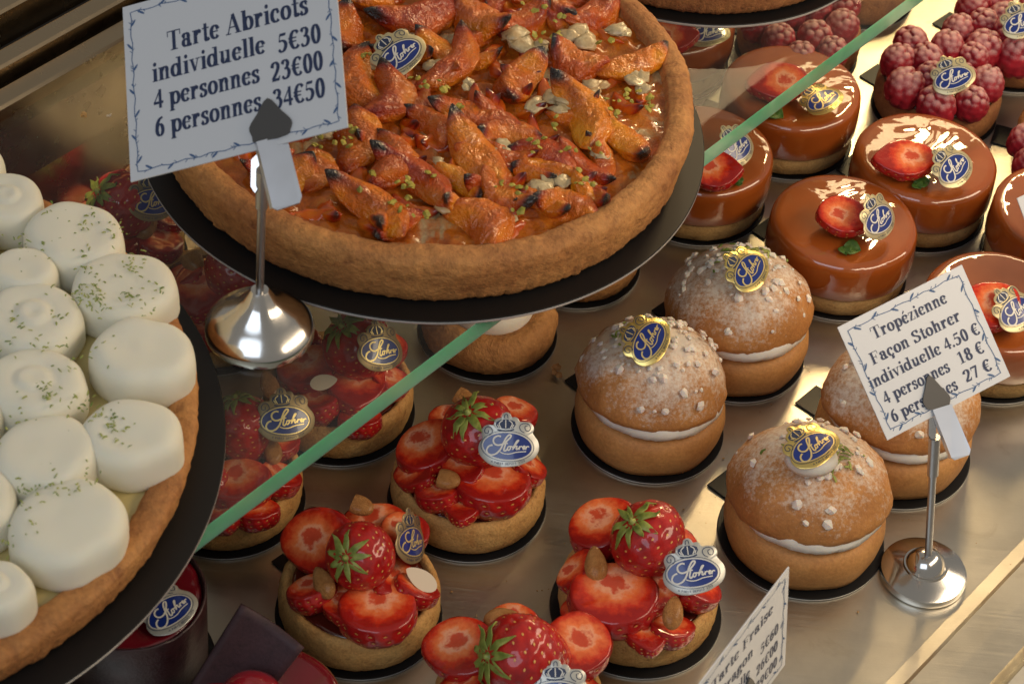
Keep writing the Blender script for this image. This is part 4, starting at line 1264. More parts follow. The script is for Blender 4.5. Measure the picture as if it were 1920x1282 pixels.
# ---------------------------------------------------------------- burgundy cakes
def glossy_cup():
    mb = MB(); R = .038
    def wob(p, a, j):
        d = (.0011 * noise.noise(Vector((math.cos(a) * 5, math.sin(a) * 5, 1)))) if j in (3, 4, 5, 6) else 0
        return (p[0], p[1], p[2] + d)
    mb.lathe([(0, 0), (R - .001, 0), (R, .001), (R, .0540), (R - .0006, .0552), (R - .0016, .0548), (R - .002, .053), (R - .003, .0505), (0, .0505)], 96, wob=wob)
    return mb.mesh('chocolate_wall', M['burg_wall'])
t = thing('burgundy_cake', (-.1787, .7662, 0), 'tall dark chocolate cup with red glossy top and seal, under the white tart board', 'chocolate cake', 'burgundy glazed chocolate cakes')
board(t, -.1787, .7662, .0002, .042)
mP = Matrix.Translation((-.1787, .7662, BT + .0004))
put('chocolate_wall', glossy_cup(), t, mP)
put('red_glaze', disc_mesh('red_glaze', .0355, .0528, M['burg_gloss'], .0012, 90), t, mP)
seal(t, 318, 1142, .0605, (.15, .62), 40, 'silver', .95)
t = thing('burgundy_cake', (-.1014, .7155, 0), 'low burgundy glazed cake with an upright dark chocolate plaque and red berry', 'chocolate cake', 'burgundy glazed chocolate cakes')
board(t, -.1014, .7155, .0002, .0405)
mb = MB(); R = .038
mb.lathe([(0, 0), (R - .001, 0), (R, .001), (R, .037), (R - .001, .0415), (R - .0035, .0445), (R - .008, .0452), (0, .0455)], 96)
put('burgundy_glaze', mb.mesh('burgundy_glaze', M['burg_gloss']), t, Matrix.Translation((-.1014, .7155, BT + .0004)))
dq = depth_of(P(470, 1235, .066))
pl = [(452, 1130, .0), (571, 1213, .004), (468, 1345, .016), (352, 1290, .012)]
mb = MB(); A = [W(x, y, dq + d) for x, y, d in pl]; nn = (A[1] - A[0]).cross(A[3] - A[0]).normalized() * .0016
N_ = 10; vv = []
for j in range(N_ + 1):
    for i in range(N_ + 1):
        u, w = i / N_, j / N_
        p = A[0] * (1 - u) * (1 - w) + A[1] * u * (1 - w) + A[2] * u * w + A[3] * (1 - u) * w
        p = p + nn.normalized() * (.0035 * math.sin(PI * u) * (1 - .3 * w))
        vv.append(p)
K_ = (N_ + 1) ** 2
ff = [(j * (N_ + 1) + i, j * (N_ + 1) + i + 1, (j + 1) * (N_ + 1) + i + 1, (j + 1) * (N_ + 1) + i) for j in range(N_) for i in range(N_)]
mb.add(vv, ff); me = mb.mesh('chocolate_plaque', M['choc'])
bm = bmesh.new(); bm.from_mesh(me); bmesh.ops.recalc_face_normals(bm, faces=bm.faces); bmesh.ops.solidify(bm, geom=list(bm.faces), thickness=.0018); bm.to_mesh(me); bm.free()
put('chocolate_plaque', me, t)
mb = MB(); mb.lathe([(0, -1), (.5, -.87), (.87, -.5), (1, 0), (.92, .42), (.68, .75), (.35, .93), (.12, .93), (0, .88)], 40)
r_ = px2m(470, 1300, .056, 62)
put('red_berry', mb.mesh('red_berry', M['cherry']), t, FR((0, 0, 1), (1, 0, 0), P(470, 1312, .058), (r_, r_, r_ * .75)))

# ---------------------------------------------------------------- large tarts on the glass shelf
BH = .0028   # top of a large board above the glass
def big_board(parent, x, y, R): board(parent, x, y, H + .0003, R)

# apricot tart
AX, AY, AR = -.0622, 1.0439, .1591
ap = thing('apricot_tart', (AX, AY, H), 'large apricot tart with charred slices and chopped pistachio on a black board', 'apricot tart', 'large tarts on the glass shelf')
big_board(ap, AX, AY, AR)
def big_crust(R, Hh, wall, seed, depth, mat, slope=.004):
    mb = MB(); off = seed * 2.7
    prof = [(0, 0), (R - .006, 0), (R - .002, .001), (R, .004), (R + slope * .5, Hh * .4), (R + slope, Hh * .72), (R + slope * .8, Hh * .88), (R + slope * .2, Hh * .97), (R - wall * .25, Hh), (R - wall * .6, Hh * .985), (R - wall * .9, Hh * .93), (R - wall, Hh - depth * .6), (R - wall - .002, Hh - depth), (R * .5, Hh - depth), (0, Hh - depth)]
    def wob(p, a, j):
        ca, sa = math.cos(a), math.sin(a)
        d = .0009 * noise.noise(Vector((ca * 7 + off, sa * 7, p[2] * 60))) + .0006 * noise.noise(Vector((ca * R * 230, sa * R * 230, p[2] * 230 + off))) + .0005 * noise.noise(Vector((ca * R * 600, sa * R * 600, p[2] * 600 + off))) + (.0010 * noise.noise(Vector((ca * 60, sa * 60, off))) if 4 <= j <= 10 else 0)
        dz = (.0020 * noise.noise(Vector((ca * 6, sa * 6, off))) + .0008 * noise.noise(Vector((ca * 30, sa * 30, off)))) if 17 <= j <= 32 else 0
        k = 1 + d / R * (2 <= j <= 34); return (p[0] * k, p[1] * k, p[2] + dz)
    prof = [tuple(a + (b - a) * k / 3 for a, b in zip(prof[i], prof[i + 1])) for i in range(1, 12) for k in range(3)]
    prof = [(0, 0), (R - .02, 0)] + prof + [(R - wall - .002, Hh - depth), (0, Hh - depth)]
    mb.lathe(prof, 460, wob=wob); return mb.mesh('crust', mat)
mA = Matrix.Translation((AX, AY, H + BH))
put('crust', big_crust(.1460, .0345, .0115, 1, .010, M['crust_big']), ap, mA)
def filling_mesh(R, z, amp):
    mb = MB(); n, k = 260, 80; v = [(0, 0, z)]; f = []
    for j in range(1, k + 1):
        for i in range(n):
            a = 2 * PI * i / n; r = R * j / k
            x, y = r * math.cos(a), r * math.sin(a)
            v.append((x, y, z + amp * (.8 * noise.noise(Vector((x * 60, y * 60, 1))) + .7 * noise.noise(Vector((x * 170, y * 170, 4))) + .35 * noise.noise(Vector((x * 420, y * 420, 7))))))
    for i in range(n): f.append((0, 1 + i, 1 + (i + 1) % n))
    for j in range(k - 1):
        for i in range(n):
            a = 1 + j * n + i; b = 1 + j * n + (i + 1) % n; f.append((a, a + n, b + n, b))
    mb.add(v, f); return fixn(mb.mesh('filling', M['filling']))
put('filling', filling_mesh(.1355, .0265, .0030), ap, mA)

def apricot_mesh(seed):
    r = random.Random(seed); mb = MB(); tone = []
    NU, NA = 30, 22; off = seed * 9.1; up = r.uniform(.35, .75); bend_ = r.uniform(-.45, .45); one = r.random() < .5
    v = []
    for j in range(NU + 1):
        t = j / NU; u = 2 * t - 1
        w = .40 * max(.02, 1 - abs(u) ** 2.4) ** .75; h = .36 * max(.03, 1 - abs(u) ** 2.6) ** .7
        cx = u; cy = bend_ * u * u; cz = up * abs(u) ** 2.2 * (1.0 if u > 0 else .45)
        for i in range(NA):
            a = 2 * PI * i / NA
            s, c = math.sin(a), math.cos(a)
            yy = w * c * (1 - .25 * max(0, s)); zz = h * s * (1.0 if s > 0 else .8)
            if s > .2: zz += h * .35 * (s - .2)
            p = Vector((cx, cy + yy, cz + zz))
            wr = .075 * noise.noise(Vector((u * 2.2 + off, c * 1.6, s * 1.6))) + .032 * noise.noise(Vector((u * 6 + off, c * 3.0, s * 3)))
            p += Vector((0, c, s)) * wr * (1 - u ** 6)
            v.append(p)
            ch = max(0, (u - .58) / .40) ** 1.4 * .95 if u > 0 else max(0, (-u - .72) / .28) * (.25 if one else .6)
            rd = .22 + .30 * noise.noise(Vector((u * 1.4 + off, c, s))) + .16 * max(0, s)
            tone.append(max(0, min(1, rd + ch)))
    f = [(j * NA + i, (j + 1) * NA + i, (j + 1) * NA + (i + 1) % NA, j * NA + (i + 1) % NA) for j in range(NU) for i in range(NA)]
    f.append(tuple(range(NA))); f.append(tuple(reversed(range(NU * NA, NU * NA + NA))))
    mb.add(v, f)
    return fixn(mb.mesh('apricot_slice', M['apricot'], colattr=tone))
APR = [apricot_mesh(i) for i in range(9)]
ZA = H + BH + .0295
# charred tip, opposite end (photo pixels), width factor
slices = [((752, 150), (722, 228), 1.1), ((750, 262), (735, 350), 1.0), ((735, 285), (850, 375), 1.0), ((682, 215), (668, 312), 1.1), ((645, 100), (680, 205), 1.2), ((648, 30), (640, 98), 1.1),
          ((895, 70), (815, 172), 1.0), ((992, 110), (945, 182), 1.2), ((826, 188), (965, 232), .9), ((862, 238), (945, 352), 1.0), ((983, 258), (1092, 322), .9), ((1085, 165), (1142, 272), 1.0),
          ((1245, 98), (1135, 142), 1.0), ((1035, 98), (1118, 138), .9), ((1022, 14), (938, 62), .95), ((1158, 6), (1075, 52), 1.0), ((1238, 332), (1128, 302), 1.0), ((1202, 224), (1268, 256), .9),
          ((1020, 360), (1118, 392), 1.0), ((872, 372), (955, 452), 1.2), ((655, 338), (770, 428), 1.0), ((600, 285), (590, 350), 1.1), ((560, 300), (505, 360), 1.0), ((400, 300), (470, 350), 1.0), ((450, 300), (420, 372), .9),
          ((700, 55), (885, 8), 1.1), ((800, 60), (860, 120), .9), ((940, 60), (860, 20), .9), ((1120, 390), (1010, 440), .9), ((770, 440), (690, 440), .9), ((640, 420), (560, 400), 1.0), ((1215, 290), (1150, 240), .8), ((905, 240), (1000, 250), .8),
          ((790, 200), (850, 260), .8), ((540, 380), (470, 390), 1.0), ((980, 400), (900, 350), .8), ((820, 440), (900, 470), .8), ((1050, 30), (1000, -40), 1.0), ((820, 478), (740, 462), .9), ((905, 482), (980, 462), .9), ((1000, 462), (1075, 440), .9), ((640, 455), (560, 425), .9), ((1175, 425), (1100, 432), .8), ((510, 425), (450, 392), .9), ((1285, 260), (1262, 320), .8), ((1180, -40), (1100, -10), 1.0), ((880, -60), (800, -20), 1.0), ((720, -50), (700, 20), 1.0), ((600, 60), (560, 140), 1.0), ((560, 180), (520, 250), 1.0), ((480, 200), (440, 280), 1.0), ((980, -90), (930, -20), 1.0), ((620, -40), (580, 40), 1.), ((420, 200), (380, 280), 1.0), ((520, 60), (480, 150), 1.)]
rA = random.Random(5)
for i, (a, b, wf) in enumerate(slices):
    pa, pb = P(a[0], a[1], ZA + .004), P(b[0], b[1], ZA)
    mid = (pa + pb) / 2; d = pa - pb; L = d.length / 2
    if (mid - Vector((AX, AY, mid.z))).length > .1285: continue
    L = min(L * 1.2, .030); wd = .0185 * wf * rA.uniform(.85, 1.1)
    side = Vector((-d.y, d.x, 0)).normalized() * rA.uniform(-.7, .7)
    z = Vector((0, 0, 1)) + side
    mid.z = ZA - .0015 + rA.uniform(-.0025, .001)
    put('apricot_slice', APR[i % 9], ap, FR(z, d, mid, (L * 1.06, wd * 1.75, wd * 1.2)))
def apr_fill(q):
    a = rA.uniform(0, 2 * PI); r_ = .1265 * math.sqrt(rA.random())
    p = Vector((AX + r_ * math.cos(a), AY + r_ * math.sin(a), ZA - q))
    d = Vector((math.cos(a + rA.uniform(-1.4, 1.4)), math.sin(a + rA.uniform(-1.4, 1.4)), .12))
    return FR(Vector((rA.uniform(-.6, .6), rA.uniform(-.6, .6), 1)), d, p, (rA.uniform(.013, .021), rA.uniform(.014, .021), .016))
for i in range(50):
    put('apricot_slice', APR[rA.randrange(9)], ap, apr_fill(.0030))
mb = MB(); tn = []
for i in range(90):
    me_ = APR[rA.randrange(9)]; fm = apr_fill(.0055) @ Matrix.Diagonal((.8, .85, .8, 1))
    mb.add([mA.inverted() @ fm @ v.co for v in me_.vertices], [tuple(p.vertices) for p in me_.polygons])
    tn += [d.color[0] * .8 for d in me_.color_attributes['Tone'].data]
put('apricot_pieces', mb.mesh('apricot_pieces', M['apricot'], colattr=tn), ap, mA, stuff=True)
mb = MB(); r = random.Random(11)
cream_spots = [(1060, 195, 30), (1110, 190, 22), (1190, 330, 16), (960, 80, 34), (1000, 90, 24), (1085, 75, 26), (1185, 150, 28), (1120, 160, 24), (930, 280, 22), (905, 270, 18), (1020, 345, 26), (1060, 340, 20), (840, 385, 22), (700, 120, 16), (640, 120, 14), (810, 120, 18), (1020, 190, 24), (880, 160, 14), (1170, 60, 22), (1210, 170, 16), (820, 300, 12), (1130, 290, 18), (1100, 350, 16), (1190, 370, 14), (760, 60, 16), (720, 30, 18), (660, 260, 12), (960, 400, 20), (610, 250, 16)]
for px, py, w in cream_spots:
    for k in range(4):
        p = P(px + r.uniform(-w, w) * .7, py + r.uniform(-w, w) * .5, ZA + .0022) - Vector((AX, AY, H + BH))
        if p.to_2d().length > .128: continue
        lump(mb, p, (r.uniform(-.25, .25), r.uniform(-.25, .25), 1), px2m(px, py, ZA, w) * r.uniform(.6, 1.1), r, flat=.42)
me = mb.mesh('almond_cream', M['acream'])
bm = bmesh.new(); bm.from_mesh(me); bmesh.ops.recalc_face_normals(bm, faces=bm.faces); bmesh.ops.subdivide_edges(bm, edges=list(bm.edges), cuts=2, use_grid_fill=True)
for v in bm.verts: v.co += v.normal * .0011 * noise.noise(v.co * 330) + Vector((0, 0, .0006 * noise.noise(v.co * 700)))
bm.to_mesh(me); bm.free()
for p_ in me.polygons: p_.use_smooth = True
put('almond_cream', me, ap, mA, stuff=True)
mb = MB()
pist = [(735, 110), (810, 155), (840, 165), (790, 150), (660, 240), (640, 260), (655, 275), (600, 260), (580, 270), (745, 340), (775, 345), (800, 330), (1000, 20), (1060, 40), (1045, 60), (1015, 70), (1140, 80), (1190, 170), (1180, 190), (1150, 210), (1130, 185), (1050, 235), (1010, 260), (1000, 275), (940, 345), (960, 355), (1080, 330), (1100, 340), (980, 355), (1210, 270), (1215, 190), (1230, 180), (1230, 200), (960, 380), (770, 380), (790, 410), (740, 370), (860, 200), (1070, 280), (1110, 280), (1240, 140), (760, 400), (690, 340), (700, 100)]
for px, py in pist:
    for k in range(3):
        p = P(px + r.gauss(0, 11), py + r.gauss(0, 8), ZA + .0085) - Vector((AX, AY, H + BH))
        if p.to_2d().length > .128: continue
        lump(mb, p, (r.uniform(-.7, .7), r.uniform(-.7, .7), 1), r.uniform(.0013, .0028), r, flat=.6)
put('chopped_pistachio', mb.mesh('chopped_pistachio', M['pistachio'], smooth=False), ap, mA, stuff=True)
seal(ap, 748, 101, ZA + .014, (-.02, .38), 42, 'champagne', .98)

# white cream tart
CX, CY, CRR = -.3275, .7619, .196
ct = thing('cream_tart', (CX, CY, H), 'large tart topped with white whipped cream dollops and lime zest, at the left edge', 'cream tart', 'large tarts on the glass shelf')
big_board(ct, CX, CY, CRR)
mC = Matrix.Translation((CX, CY, H + BH))
put('crust', big_crust(.1800, .0215, .0115, 4, .006, M['crust_big'], .003), ct, mC)
put('lemon_filling', disc_mesh('lemon_filling', .170, .0168, M['lemon'], .0008, 60, 96), ct, mC)
def dollop_mesh(seed):
    mb = MB(); off = seed * 6.1; r = random.Random(seed)
    prof = [(0, 0), (.88, 0), (.975, .08), (1.0, .30), (1.0, .60), (.98, .78), (.945, .88), (.885, .965), (.80, 1.02), (.66, 1.045), (.50, 1.045), (.40, 1.03), (.33, 1.06), (.24, 1.10), (.12, 1.09), (0, 1.08)]
    if seed % 4: prof = prof[:11] + [(.38, 1.045), (.2, 1.05), (0, 1.05)]
    ph = r.uniform(0, 6.28)
    def wob(p, a, j):
        c, s = math.cos(a), math.sin(a)
        q = 1 + .05 * math.cos(2 * (a - ph)) + .022 * math.cos(5 * (a + ph)) * (1 if seed % 2 else .4) + .06 * noise.noise(Vector((c * 1.6 + off, s * 1.6, p[2] * .7)))
        return (p[0] * q, p[1] * q, p[2] * (1 + .04 * noise.noise(Vector((p[0] * 1.5 + off, p[1] * 1.5, 0)))))
    mb.lathe(prof, 72, wob=wob)
    me = mb.mesh('cream_dollop', M['dollop'])
    bm = bmesh.new(); bm.from_mesh(me); bmesh.ops.subdivide_edges(bm, edges=list(bm.edges), cuts=1, use_grid_fill=True, smooth=.6); bm.to_mesh(me); bm.free()
    for p in me.polygons: p.use_smooth = True
    return me
DOL = [dollop_mesh(i) for i in range(6)]
ZD = H + BH + .0165; HD = .0215
dol = [(12, 362, 74), (138, 428, 98), (42, 498, 66), (232, 522, 100), (62, 585, 98), (266, 650, 98), (62, 706, 100), (246, 800, 98), (84, 838, 104), (126, 965, 116), (-12, 1090, 74), (-70, 930, 100), (-95, 760, 100), (-95, 620, 90), (-90, 460, 90), (-150, 350, 90), (-180, 1040, 90), (-250, 880, 90), (-60, 300, 70)]
for i, (px, py, w) in enumerate(dol):
    p = P(px, py, ZD + HD * 1.08); rr = px2m(px, py, ZD + HD, w) * .965
    put('cream_dollop', DOL[i % 6], ct, Matrix.Translation((p.x, p.y, ZD)) @ Matrix.Rotation(i * 1.7, 4, 'Z') @ Matrix.Diagonal((rr, rr, HD * (1 + .03 * (i % 3)), 1)))
mb = MB(); r = random.Random(21)
zc = [(95, 395, 5), (150, 425, 7), (180, 415, 3), (215, 435, 8), (75, 465, 7), (160, 480, 5), (240, 500, 9), (260, 495, 7), (155, 510, 5), (290, 540, 6), (60, 500, 5), (170, 545, 14), (165, 560, 16), (145, 545, 8), (180, 575, 10), (235, 560, 7), (260, 560, 4), (30, 600, 6), (100, 590, 7), (55, 585, 4), (85, 640, 6), (120, 650, 5), (205, 650, 5), (95, 735, 12), (70, 730, 8), (150, 750, 8), (170, 770, 10), (50, 790, 5), (110, 795, 4), (60, 855, 12), (75, 865, 8), (20, 850, 4), (210, 785, 8), (225, 800, 7), (215, 815, 5), (70, 920, 10), (60, 935, 6), (110, 900, 5), (165, 890, 6), (150, 915, 4), (50, 985, 4), (10, 1020, 4), (30, 455, 5), (10, 640, 6), (130, 690, 5), (280, 600, 3)]
for px, py, n in zc:
    for k in range(n + 3):
        p = P(px + r.gauss(0, 17), py + r.gauss(0, 12), ZD + HD * 1.065 + .0002) - Vector((CX, CY, H + BH))
        flake(mb, p, (r.uniform(-.4, .4), r.uniform(-.4, .4), 1), r.uniform(.0004, .0015), r.uniform(.0002, .0004), r)
put('lime_zest', mb.mesh('lime_zest', M['zest'], smooth=False), ct, mC, stuff=True)

# brown tart at the top
tt = thing('brown_tart', (.085, 1.2835, H), 'large brown crusted tart at the top edge of the photo on a black board', 'tart', 'large tarts on the glass shelf')
big_board(tt, .0865, 1.2850, .1180)
mT = Matrix.Translation((.0865, 1.2850, H + BH))
put('crust', big_crust(.1105, .034, .012, 7, .008, M['crust_brown'], .003), tt, mT)
put('filling', disc_mesh('filling', .100, .028, M['filling'], .002, 60, 96), tt, mT)

# ---------------------------------------------------------------- price cards and their holders
def card_frame(TL, u, v, uz, vz, depth):
    """card corner in photo pixels with its edge vectors (pixels, z towards the viewer) at a camera depth"""
    k = depth / F_PX
    q = [(0, 0), (1, 0), (0, 1)]
    a, b, c_ = [W(TL[0] + i * u[0] + j * v[0], TL[1] + i * u[1] + j * v[1], depth - ((i - .5) * uz + (j - .5) * vz) * k) for i, j in q]
    c, U, V = a, b - a, c_ - a
    return c, U, V

def frame3(c, U, V): return Vector(c), Vector(U), Vector(V)

def on_card(cf, px, py, lift=.0014):
    c, U, V = cf; n = U.cross(-V).normalized(); d = ray(px, py)
    return (c + n * lift - CAM).dot(n) / d.dot(n)

def sprig(ink, w, h, idf):
    r = random.Random(3); m = .0042
    for (x0, y0, x1, y1) in ((m, h - m, w - m, h - m), (w - m, h - m, w - m, m), (w - m, m, m, m), (m, m, m, h - m)):
        L = math.hypot(x1 - x0, y1 - y0); dx, dy = (x1 - x0) / L, (y1 - y0) / L; nx, ny = -dy, dx
        n = int(L / .0042)
        pts = [(x0 + dx * L * i / n + nx * .0005 * math.sin(i * 1.9), y0 + dy * L * i / n + ny * .0005 * math.sin(i * 1.9)) for i in range(n + 1)]
        ink.stroke(pts, wflat(.00045), idf)
        q = int(L / .0115)
        for i in range(q):
            b = (i + .5) / q * L; s = 1 if i % 2 else -1
            cx, cy = x0 + dx * b + nx * s * .0012, y0 + dy * b + ny * s * .0012
            l = .0021
            ax_, ay_ = dx * .8 + nx * .6 * s, dy * .8 + ny * .6 * s
            ink.stroke([(cx - ax_ * l, cy - ay_ * l), (cx - ax_ * l * .3, cy - ay_ * l * .3), (cx + ax_ * l * .4, cy + ay_ * l * .4), (cx + ax_ * l, cy + ay_ * l)], lambda a, b_, t: .0012 * math.sin(PI * (.12 + .76 * t)), idf)
            for k in range(3):
                e = b + r.uniform(-.004, .004); sg = r.choice((-1, 1))
                ex, ey = x0 + dx * e, y0 + dy * e
                ink.stroke([(ex, ey), (ex + dx * .0012 + nx * sg * .0012, ey + dy * .0012 + ny * sg * .0012)], wflat(.00035), idf)

def make_card(frame, lines, label, size_h, group='price cards'):
    c, U, V = frame
    w, h = U.length, V.length
    X = U.normalized(); Yd = (V - X * V.dot(X)).normalized(); Z = X.cross(-Yd)
    m = Matrix.Translation(c + Yd * h) @ Matrix((X, -Yd, Z)).transposed().to_4x4()
    t = thing('price_card', c + Yd * h, label, 'price card', group)
    mb = MB(); mb.box((0, 0, -.0007), (w, h, 0))
    put('card_sheet', mb.mesh('card_sheet', M['card'], smooth=False), t, m)
    idf = lambda p: p
    ik = Ink(); sprig(ik, w, h, idf); ik.mb.v = [(x, y, z + .00008) for x, y, z in ik.mb.v]
    put('border', ik.mb.mesh('border', M['sprig_ink'], smooth=False), t, m)
    ik = Ink()
    for s, x, y, size, anchor, fit in lines:
        size *= h; tw = text_w(s) * size
        ax = (fit * w / tw) if fit else 1.0
        x0 = x * w - (tw * ax if anchor == 'r' else tw * ax / 2 if anchor == 'c' else 0)
        draw_text(ik, s, x0, y * h, size, ax)
    ik.mb.v = [(x, y, z + .00008) for x, y, z in ik.mb.v]
    put('lettering', ik.mb.mesh('lettering', M['dark_ink'], smooth=False), t, m)
    return t, m, w, h

def rod(mb, a, b, r0, r1, n=20):
    d = (b - a); m = FR(d, (1, .3, .1), a)
    mb.lathe([(0, 0), (r0, 0), (r1, d.length), (0, d.length)], n, mat=m)

def prism_img(mb, pts, depths, th):
    """outline given in photo pixels at real camera depths, extruded by a real thickness away from the viewer"""
    A = [W(x, y, d) for (x, y), d in zip(pts, depths)]
    n = (A[1] - A[0]).cross(A[2] - A[0]).normalized()
    if n.dot(FW) < 0: n = -n
    k = len(A)
    mb.add(A + [p + n * th for p in A], [tuple(range(k)), tuple(reversed(range(k, 2 * k)))] + [(i, k + i, k + (i + 1) % k, (i + 1) % k) for i in range(k)])

def holder(base, R, z, label, top_px, top_d, style, spade, lever, hinge, spade_d, lever_d, socket_px):
    bx, by = base
    t = thing('price_holder', (bx, by, z), label, 'price holder', 'metal price holders')
    mb = MB()
    if style == 'cone':
        prof = [(0, 0), (R - .001, 0), (R, .001), (R, .0055), (R - .0008, .0068), (R * .86, .0105), (R * .66, .0145), (R * .45, .0190), (R * .30, .0235), (R * .20, .0285), (R * .16, .0300), (0, .0300)]
        zt = .029
    else:
        prof = [(0, 0), (R - .0006, 0), (R, .0006), (R + .0002, .003), (R - .0004, .0048), (R - .002, .0056), (R * .72, .0072), (R * .52, .0088), (R * .50, .0100), (R * .46, .0100), (R * .44, .0112), (R * .38, .0140), (R * .27, .0168), (R * .16, .0180), (0, .0183)]
        zt = .0175
    mb.lathe(prof, 72)
    put('base', mb.mesh('base', M['steel'], angle=40), t, Matrix.Translation((bx, by, z + .0003)))
    top = W(*top_px, top_d)
    mb = MB(); rod(mb, Vector((bx, by, z + zt)), top, .0021, .0021)
    put('pole', mb.mesh('pole', M['steel_dull'], angle=50), t)
    s0, s1 = socket_px
    mb = MB(); q = (Vector((bx, by, z + zt)) - top).normalized()
    rod(mb, top + q * .022, top - q * .004, .0031, .0031)
    put('socket', mb.mesh('socket', M['steel_dull'], angle=50), t)
    mb = MB(); prism_img(mb, spade, spade_d, .0011)
    put('spade_clip', mb.mesh('spade_clip', M['steel_dark'], smooth=False), t)
    mb = MB(); prism_img(mb, lever, lever_d, .0012)
    prism_img(mb, [lever[0], lever[-1], (lever[-1][0] - 5, lever[-1][1] + 2), (lever[0][0] - 5, lever[0][1] + 2)], [lever_d[0], lever_d[-1], lever_d[-1] + .004, lever_d[0] + .004], .0008)
    put('lever', mb.mesh('lever', M['steel_lever'], smooth=False), t)
    mb = MB(); prism_img(mb, hinge, [spade_d[0] + .0035] * len(hinge), .004)
    put('hinge', mb.mesh('hinge', M['steel'], smooth=False), t)
    return t

def arc_spade(tip, l, r, bl, br):
    return catmull([tip, ((tip[0] * .45 + l[0] * .55) - 1, tip[1] * .45 + l[1] * .55), l, ((l[0] + bl[0]) / 2 - 1, (l[1] + bl[1]) / 2 + 3), bl, br, ((r[0] + br[0]) / 2 + 3, (r[1] + br[1]) / 2 + 2), r, ((tip[0] * .45 + r[0] * .55) + 1, tip[1] * .45 + r[1] * .55)], 3, True)

# card on the left, clipped above the big base
b1 = Vector((-.1286, .8674, H)); d1 = depth_of(b1 + Vector((0, 0, .105)))
cf = frame3((-.20842, .94455, .2879), (.10338, .00075, .04702), (.01851, -.0841, -.03934))
make_card(cf, [('Tarte Abricots', .535, .676, .170, 'c', .665), ('individuelle', .125, .522, .160, 'l', .535), ('5€30', .915, .500, .160, 'r', .20), ('4 personnes', .125, .368, .160, 'l', .50), ('23€00', .915, .348, .160, 'r', .24), ('6 personnes', .125, .212, .160, 'l', .50), ('34€50', .915, .196, .160, 'r', .24)],
          'white price card reading Tarte Abricots, largest and uppermost, clipped at the upper left', .15)
sp = arc_spade((501, 184), (467, 240), (545, 224), (480, 268), (535, 252))
ds = on_card(cf, 505, 250)
holder((b1.x, b1.y), .0278, H, 'steel price holder with wide cone base standing on the glass shelf', (492, 330), ds + .006, 'cone', sp, [(481, 266), (536, 251), (566, 368), (562, 380), (520, 394), (511, 390)], [(471, 300), (483, 288), (486, 300), (484, 352), (478, 362), (470, 350)],
       [on_card(cf, *q) for q in sp], [ds - .0006, ds - .0006, ds - .009, ds - .0095, ds - .0095, ds - .009], (330, 415))
# card on the right, in front of the brioche
b2 = Vector((.2417, .8832, 0)); d2 = depth_of(b2 + Vector((0, 0, .095)))
cf = frame3((.16949, .91789, .1491), (.0651, .0418, .01607), (.03333, -.03462, -.04499))
make_card(cf, [('Tropézienne', .50, .777, .150, 'c', .60), ('Façon Stohrer', .48, .597, .150, 'c', .72), ('individuelle 4.50 €', .485, .427, .150, 'c', .89), ('4 personnes', .09, .265, .150, 'l', .53), ('18 €', .905, .275, .150, 'r', .21), ('6 personnes', .09, .105, .150, 'l', .53), ('27 €', .905, .118, .150, 'r', .22)],
          'tilted white price card reading Tropézienne in front of the rightmost brioche', .15)
sp = arc_spade((1742, 703), (1731, 752), (1781, 742), (1744, 768), (1775, 764))
ds = on_card(cf, 1755, 745)
holder((b2.x, b2.y), .0243, 0, 'steel price holder with round stepped base standing on the tray at lower right', (1752, 830), ds + .006, 'step', sp, [(1749, 768), (1784, 757), (1820, 842), (1818, 852), (1790, 862), (1784, 858)], [(1742, 785), (1752, 780), (1756, 790), (1755, 818), (1748, 826), (1741, 815)],
       [on_card(cf, *q) for q in sp], [ds - .0006, ds - .0006, ds - .007, ds - .0075, ds - .0075, ds - .007], (800, 850))
# card at the bottom edge, seen nearly edge-on
b3 = P(1395, 1520, 0); d3 = depth_of(b3 + Vector((0, 0, .085)))
cf = frame3((.10051, .68418, .12934), (.04402, .07701, .00491), (.00941, -.0007, -.07342))
make_card(cf, [('Tarte Fraise', .50, .760, .150, 'c', .66), ('Estragon', .40, .585, .150, 'c', .44), ('individuelle', .06, .405, .150, 'l', .53), ('5€60', .90, .475, .150, 'r', .20), ('4 personnes', .06, .235, .150, 'l', .50), ('26€00', .90, .300, .150, 'r', .24), ('6 personnes', .06, .075, .150, 'l', .50), ('39€00', .90, .130, .150, 'r', .24)],
          'slanting white price card at the bottom edge reading Tarte Fraise Estragon', .15)
sp = arc_spade((1408, 1270), (1393, 1318), (1432, 1312), (1400, 1335), (1428, 1332))
ds = on_card(cf, 1410, 1310)
holder((b3.x, b3.y), .0243, 0, 'steel price holder below the bottom edge, only its clip tip showing', (1410, 1400), ds + .006, 'step', sp, [(1402, 1335), (1430, 1332), (1462, 1412), (1460, 1422), (1434, 1432), (1430, 1426)], [(1398, 1352), (1406, 1348), (1410, 1360), (1410, 1388), (1402, 1396), (1396, 1385)],
       [on_card(cf, *q) for q in sp], [ds - .0006, ds - .0006, ds - .007, ds - .0075, ds - .0075, ds - .007], (1380, 1420))
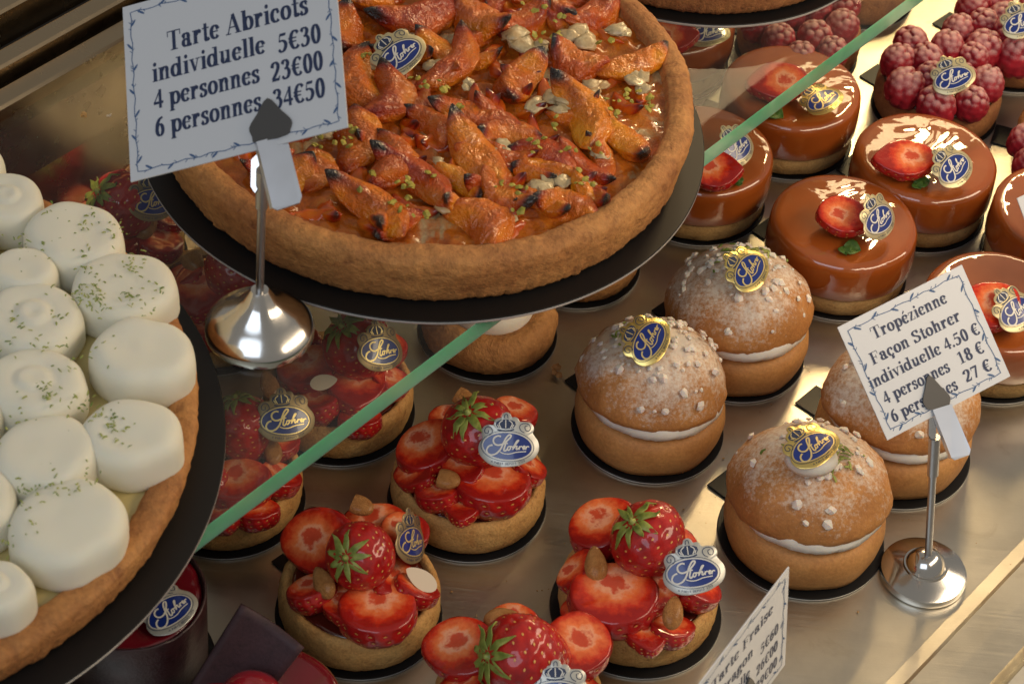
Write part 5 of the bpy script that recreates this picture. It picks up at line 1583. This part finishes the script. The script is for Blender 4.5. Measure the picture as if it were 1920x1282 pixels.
# sliver of one more card at the right edge
b4 = P(2040, 620, 0); d4 = depth_of(b4 + Vector((0, 0, .09)))
cf = card_frame((1907, 372), (205, -100), (75, 190), -100, -30, d4)
make_card(cf, [], 'corner of a pale price card poking in at the right edge', .15)
sp = arc_spade((2060, 455), (2049, 500), (2092, 490), (2060, 512), (2086, 508))
ds = on_card(cf, 2070, 490)
holder((b4.x, b4.y), .0243, 0, 'steel price holder beyond the right edge, out of sight', (2068, 560), ds + .006, 'step', sp, [(2062, 512), (2088, 507), (2118, 580), (2090, 592)], [(2058, 528), (2066, 524), (2068, 550), (2060, 560)],
       [on_card(cf, *q) for q in sp], [ds, ds, ds - .008, ds - .008], (550, 590))

# ---------------------------------------------------------------- crumbs
r = random.Random(9)
def crumb(px, py, z, s, lab, mat):
    mb = MB(); 
    for k in range(5): lump(mb, (r.uniform(-.8, .8) * s, r.uniform(-.8, .8) * s, s * .55 + r.uniform(0, .4) * s), (r.uniform(-.5, .5), r.uniform(-.5, .5), 1), s * r.uniform(.45, .8), r, flat=.8)
    o = put('pastry_crumb', mb.mesh('pastry_crumb', mat, smooth=False), None, Matrix.Translation(P(px, py, z)))
    tag(o, lab, 'crumb', 'loose pastry crumbs')
crumb(1040, 702, 0.0004, .0042, 'brown pastry crumb lying on the steel tray beside the cream puff ring', M['crust_big'])
crumb(157, 222, H + .0004, .0022, 'small orange crumb on the glass shelf above the white cream tart', M['crust'])
crumb(205, 219, H + .0004, .0013, 'tiny pale crumb on the glass shelf left of the large price card', M['almond_in'])

# fine sugar and crumb scatter on the tray round the brioches
mb = MB()
for cx, cy, n_, sp_ in ((.13, .96, 60, .055), (.20, .95, 50, .05), (.19, 1.06, 30, .06), (.05, .93, 30, .06), (.00, .84, 26, .05), (.25, .86, 20, .05), (.24, 1.22, 24, .08), (-.10, .88, 20, .05)):
    for k in range(n_):
        lump(mb, (cx + r.gauss(0, sp_), cy + r.gauss(0, sp_), .0007), (r.uniform(-.4, .4), r.uniform(-.4, .4), 1), r.choice((.0003, .0004, .0005, .0008)), r, flat=.7)
tag(put('crumb_scatter', mb.mesh('crumb_scatter', M['sponge'], smooth=False), None), 'fine pale crumbs scattered over the steel tray', 'crumbs', kind='stuff')
